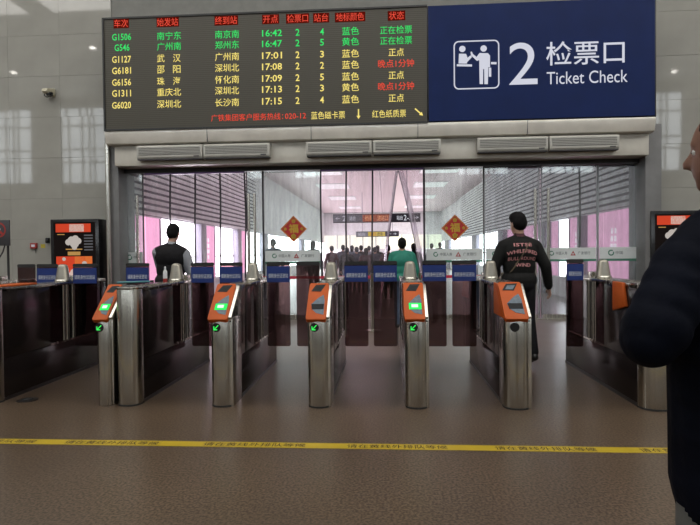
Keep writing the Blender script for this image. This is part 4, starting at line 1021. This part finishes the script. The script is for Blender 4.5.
# man in the navy coat close by
person('man in a dark navy quilted coat standing beside the wide gate with orange side', (0.975, 1.52, 0), 0.30, 1.665,
       dict(top='cloth_navy', arm='cloth_navy', legs='trousers_grey', skin='skin_tan', bulk=1.16, torso=1.14, drop=0.075, shoulder_w=0.0, coat=0.60, puff=True, turn=0.50, lean=-0.06, collar='cloth_navy',
            arms={-1: ((-0.345, -0.05, 1.115), (-0.13, 0.20, 1.10)), 1: ((0.33, -0.04, 1.12), (0.22, 0.2, 1.05))}), hair='hair_brown', voxel=0.010, eyes=True)
# travellers in the concourse
CROWD = [
    (402, 238.0, 8.9, 'person in a green jacket and jeans walking under the parted plastic curtain', 'cloth_green', 'jeans', 'short', 0.0, 1.25, 0.06),
    (413.5, 243.5, 14.2, 'person in a black coat just beyond the person in the green jacket', 'cloth_black', 'trousers', 'long', 0.2, 1.05, 0.0),
    (388, 245.0, 14.6, 'person in a maroon coat half hidden behind the green jacket', 'cloth_maroon', 'trousers', 'short', -0.2, 1.05, 0.0),
    (273, 239.0, 14.0, 'person in steel blue coat behind the door with a diamond, near the closed curtain', 'cloth_steelblue', 'trousers', 'short', 0.3, 1.0, 0.0),
    (313, 241.0, 15.0, 'person in slate coat behind the door with a diamond, near the open doorway', 'cloth_slate', 'trousers', 'long', -0.3, 1.1, 0.0),
    (331.5, 246.0, 17.5, 'slim person in a maroon jacket alone at the edge of the queue', 'cloth_maroon', 'jeans', 'short', 0.5, 0.95, 0.0),
    (343, 245.0, 18.5, 'person in a slate coat at the head of the queue beside the maroon jacket', 'cloth_slate', 'trousers', 'short', 0.1, 1.05, 0.0),
    (352, 245.5, 20.5, 'person in a pale blue coat second in the queue', 'cloth_steelblue', 'jeans', 'long', -0.1, 1.05, 0.0),
    (361, 245.5, 18.8, 'person in a black coat third in the queue', 'cloth_black', 'trousers', 'short', 0.2, 1.08, 0.0),
    (369, 246.0, 21.0, 'person in a grey shirt in the middle of the queue', 'cloth_grey', 'trousers', 'short', 0.0, 1.05, 0.0),
    (377.5, 245.5, 19.2, 'person in a dark jacket and jeans next to the green jacket', 'cloth_jacket', 'jeans', 'long', 0.15, 1.06, 0.0),
    (347, 247.5, 16.2, 'person in a black jacket standing in front of the pale blue coat', 'cloth_black', 'jeans', 'short', -0.2, 1.1, 0.0),
    (356.5, 247.0, 16.6, 'person in a slate jacket standing in front of the queue of coats', 'cloth_slate', 'trousers', 'short', 0.3, 1.1, 0.0),
    (366, 248.0, 16.0, 'short person in a maroon coat in front of the grey shirt', 'cloth_maroon', 'trousers', 'long', 0.1, 1.1, 0.0),
    (375, 247.0, 16.8, 'person in a slate coat and jeans close to the green jacket', 'cloth_slate', 'jeans', 'short', -0.1, 1.12, 0.0),
    (431.5, 243.5, 22.0, 'person in steel blue jacket seen through the door below the blue sign', 'cloth_steelblue', 'trousers', 'short', 0.3, 1.0, 0.0),
    (440, 242.5, 24.0, 'person in slate coat seen through the door below the blue sign', 'cloth_slate', 'trousers', 'short', -0.2, 1.0, 0.0),
]
for px, py, Y, lab, top, legs, hs, rz, bulk, stride in CROWD:
    p = on_y(px, py, Y)
    person(lab, (p.x, Y, 0), rz, p.z, dict(top=top, arm=top, legs=legs, bulk=bulk, stride=stride, lean=0.0), hairstyle=hs, voxel=0.014, group='travellers beyond the doors')
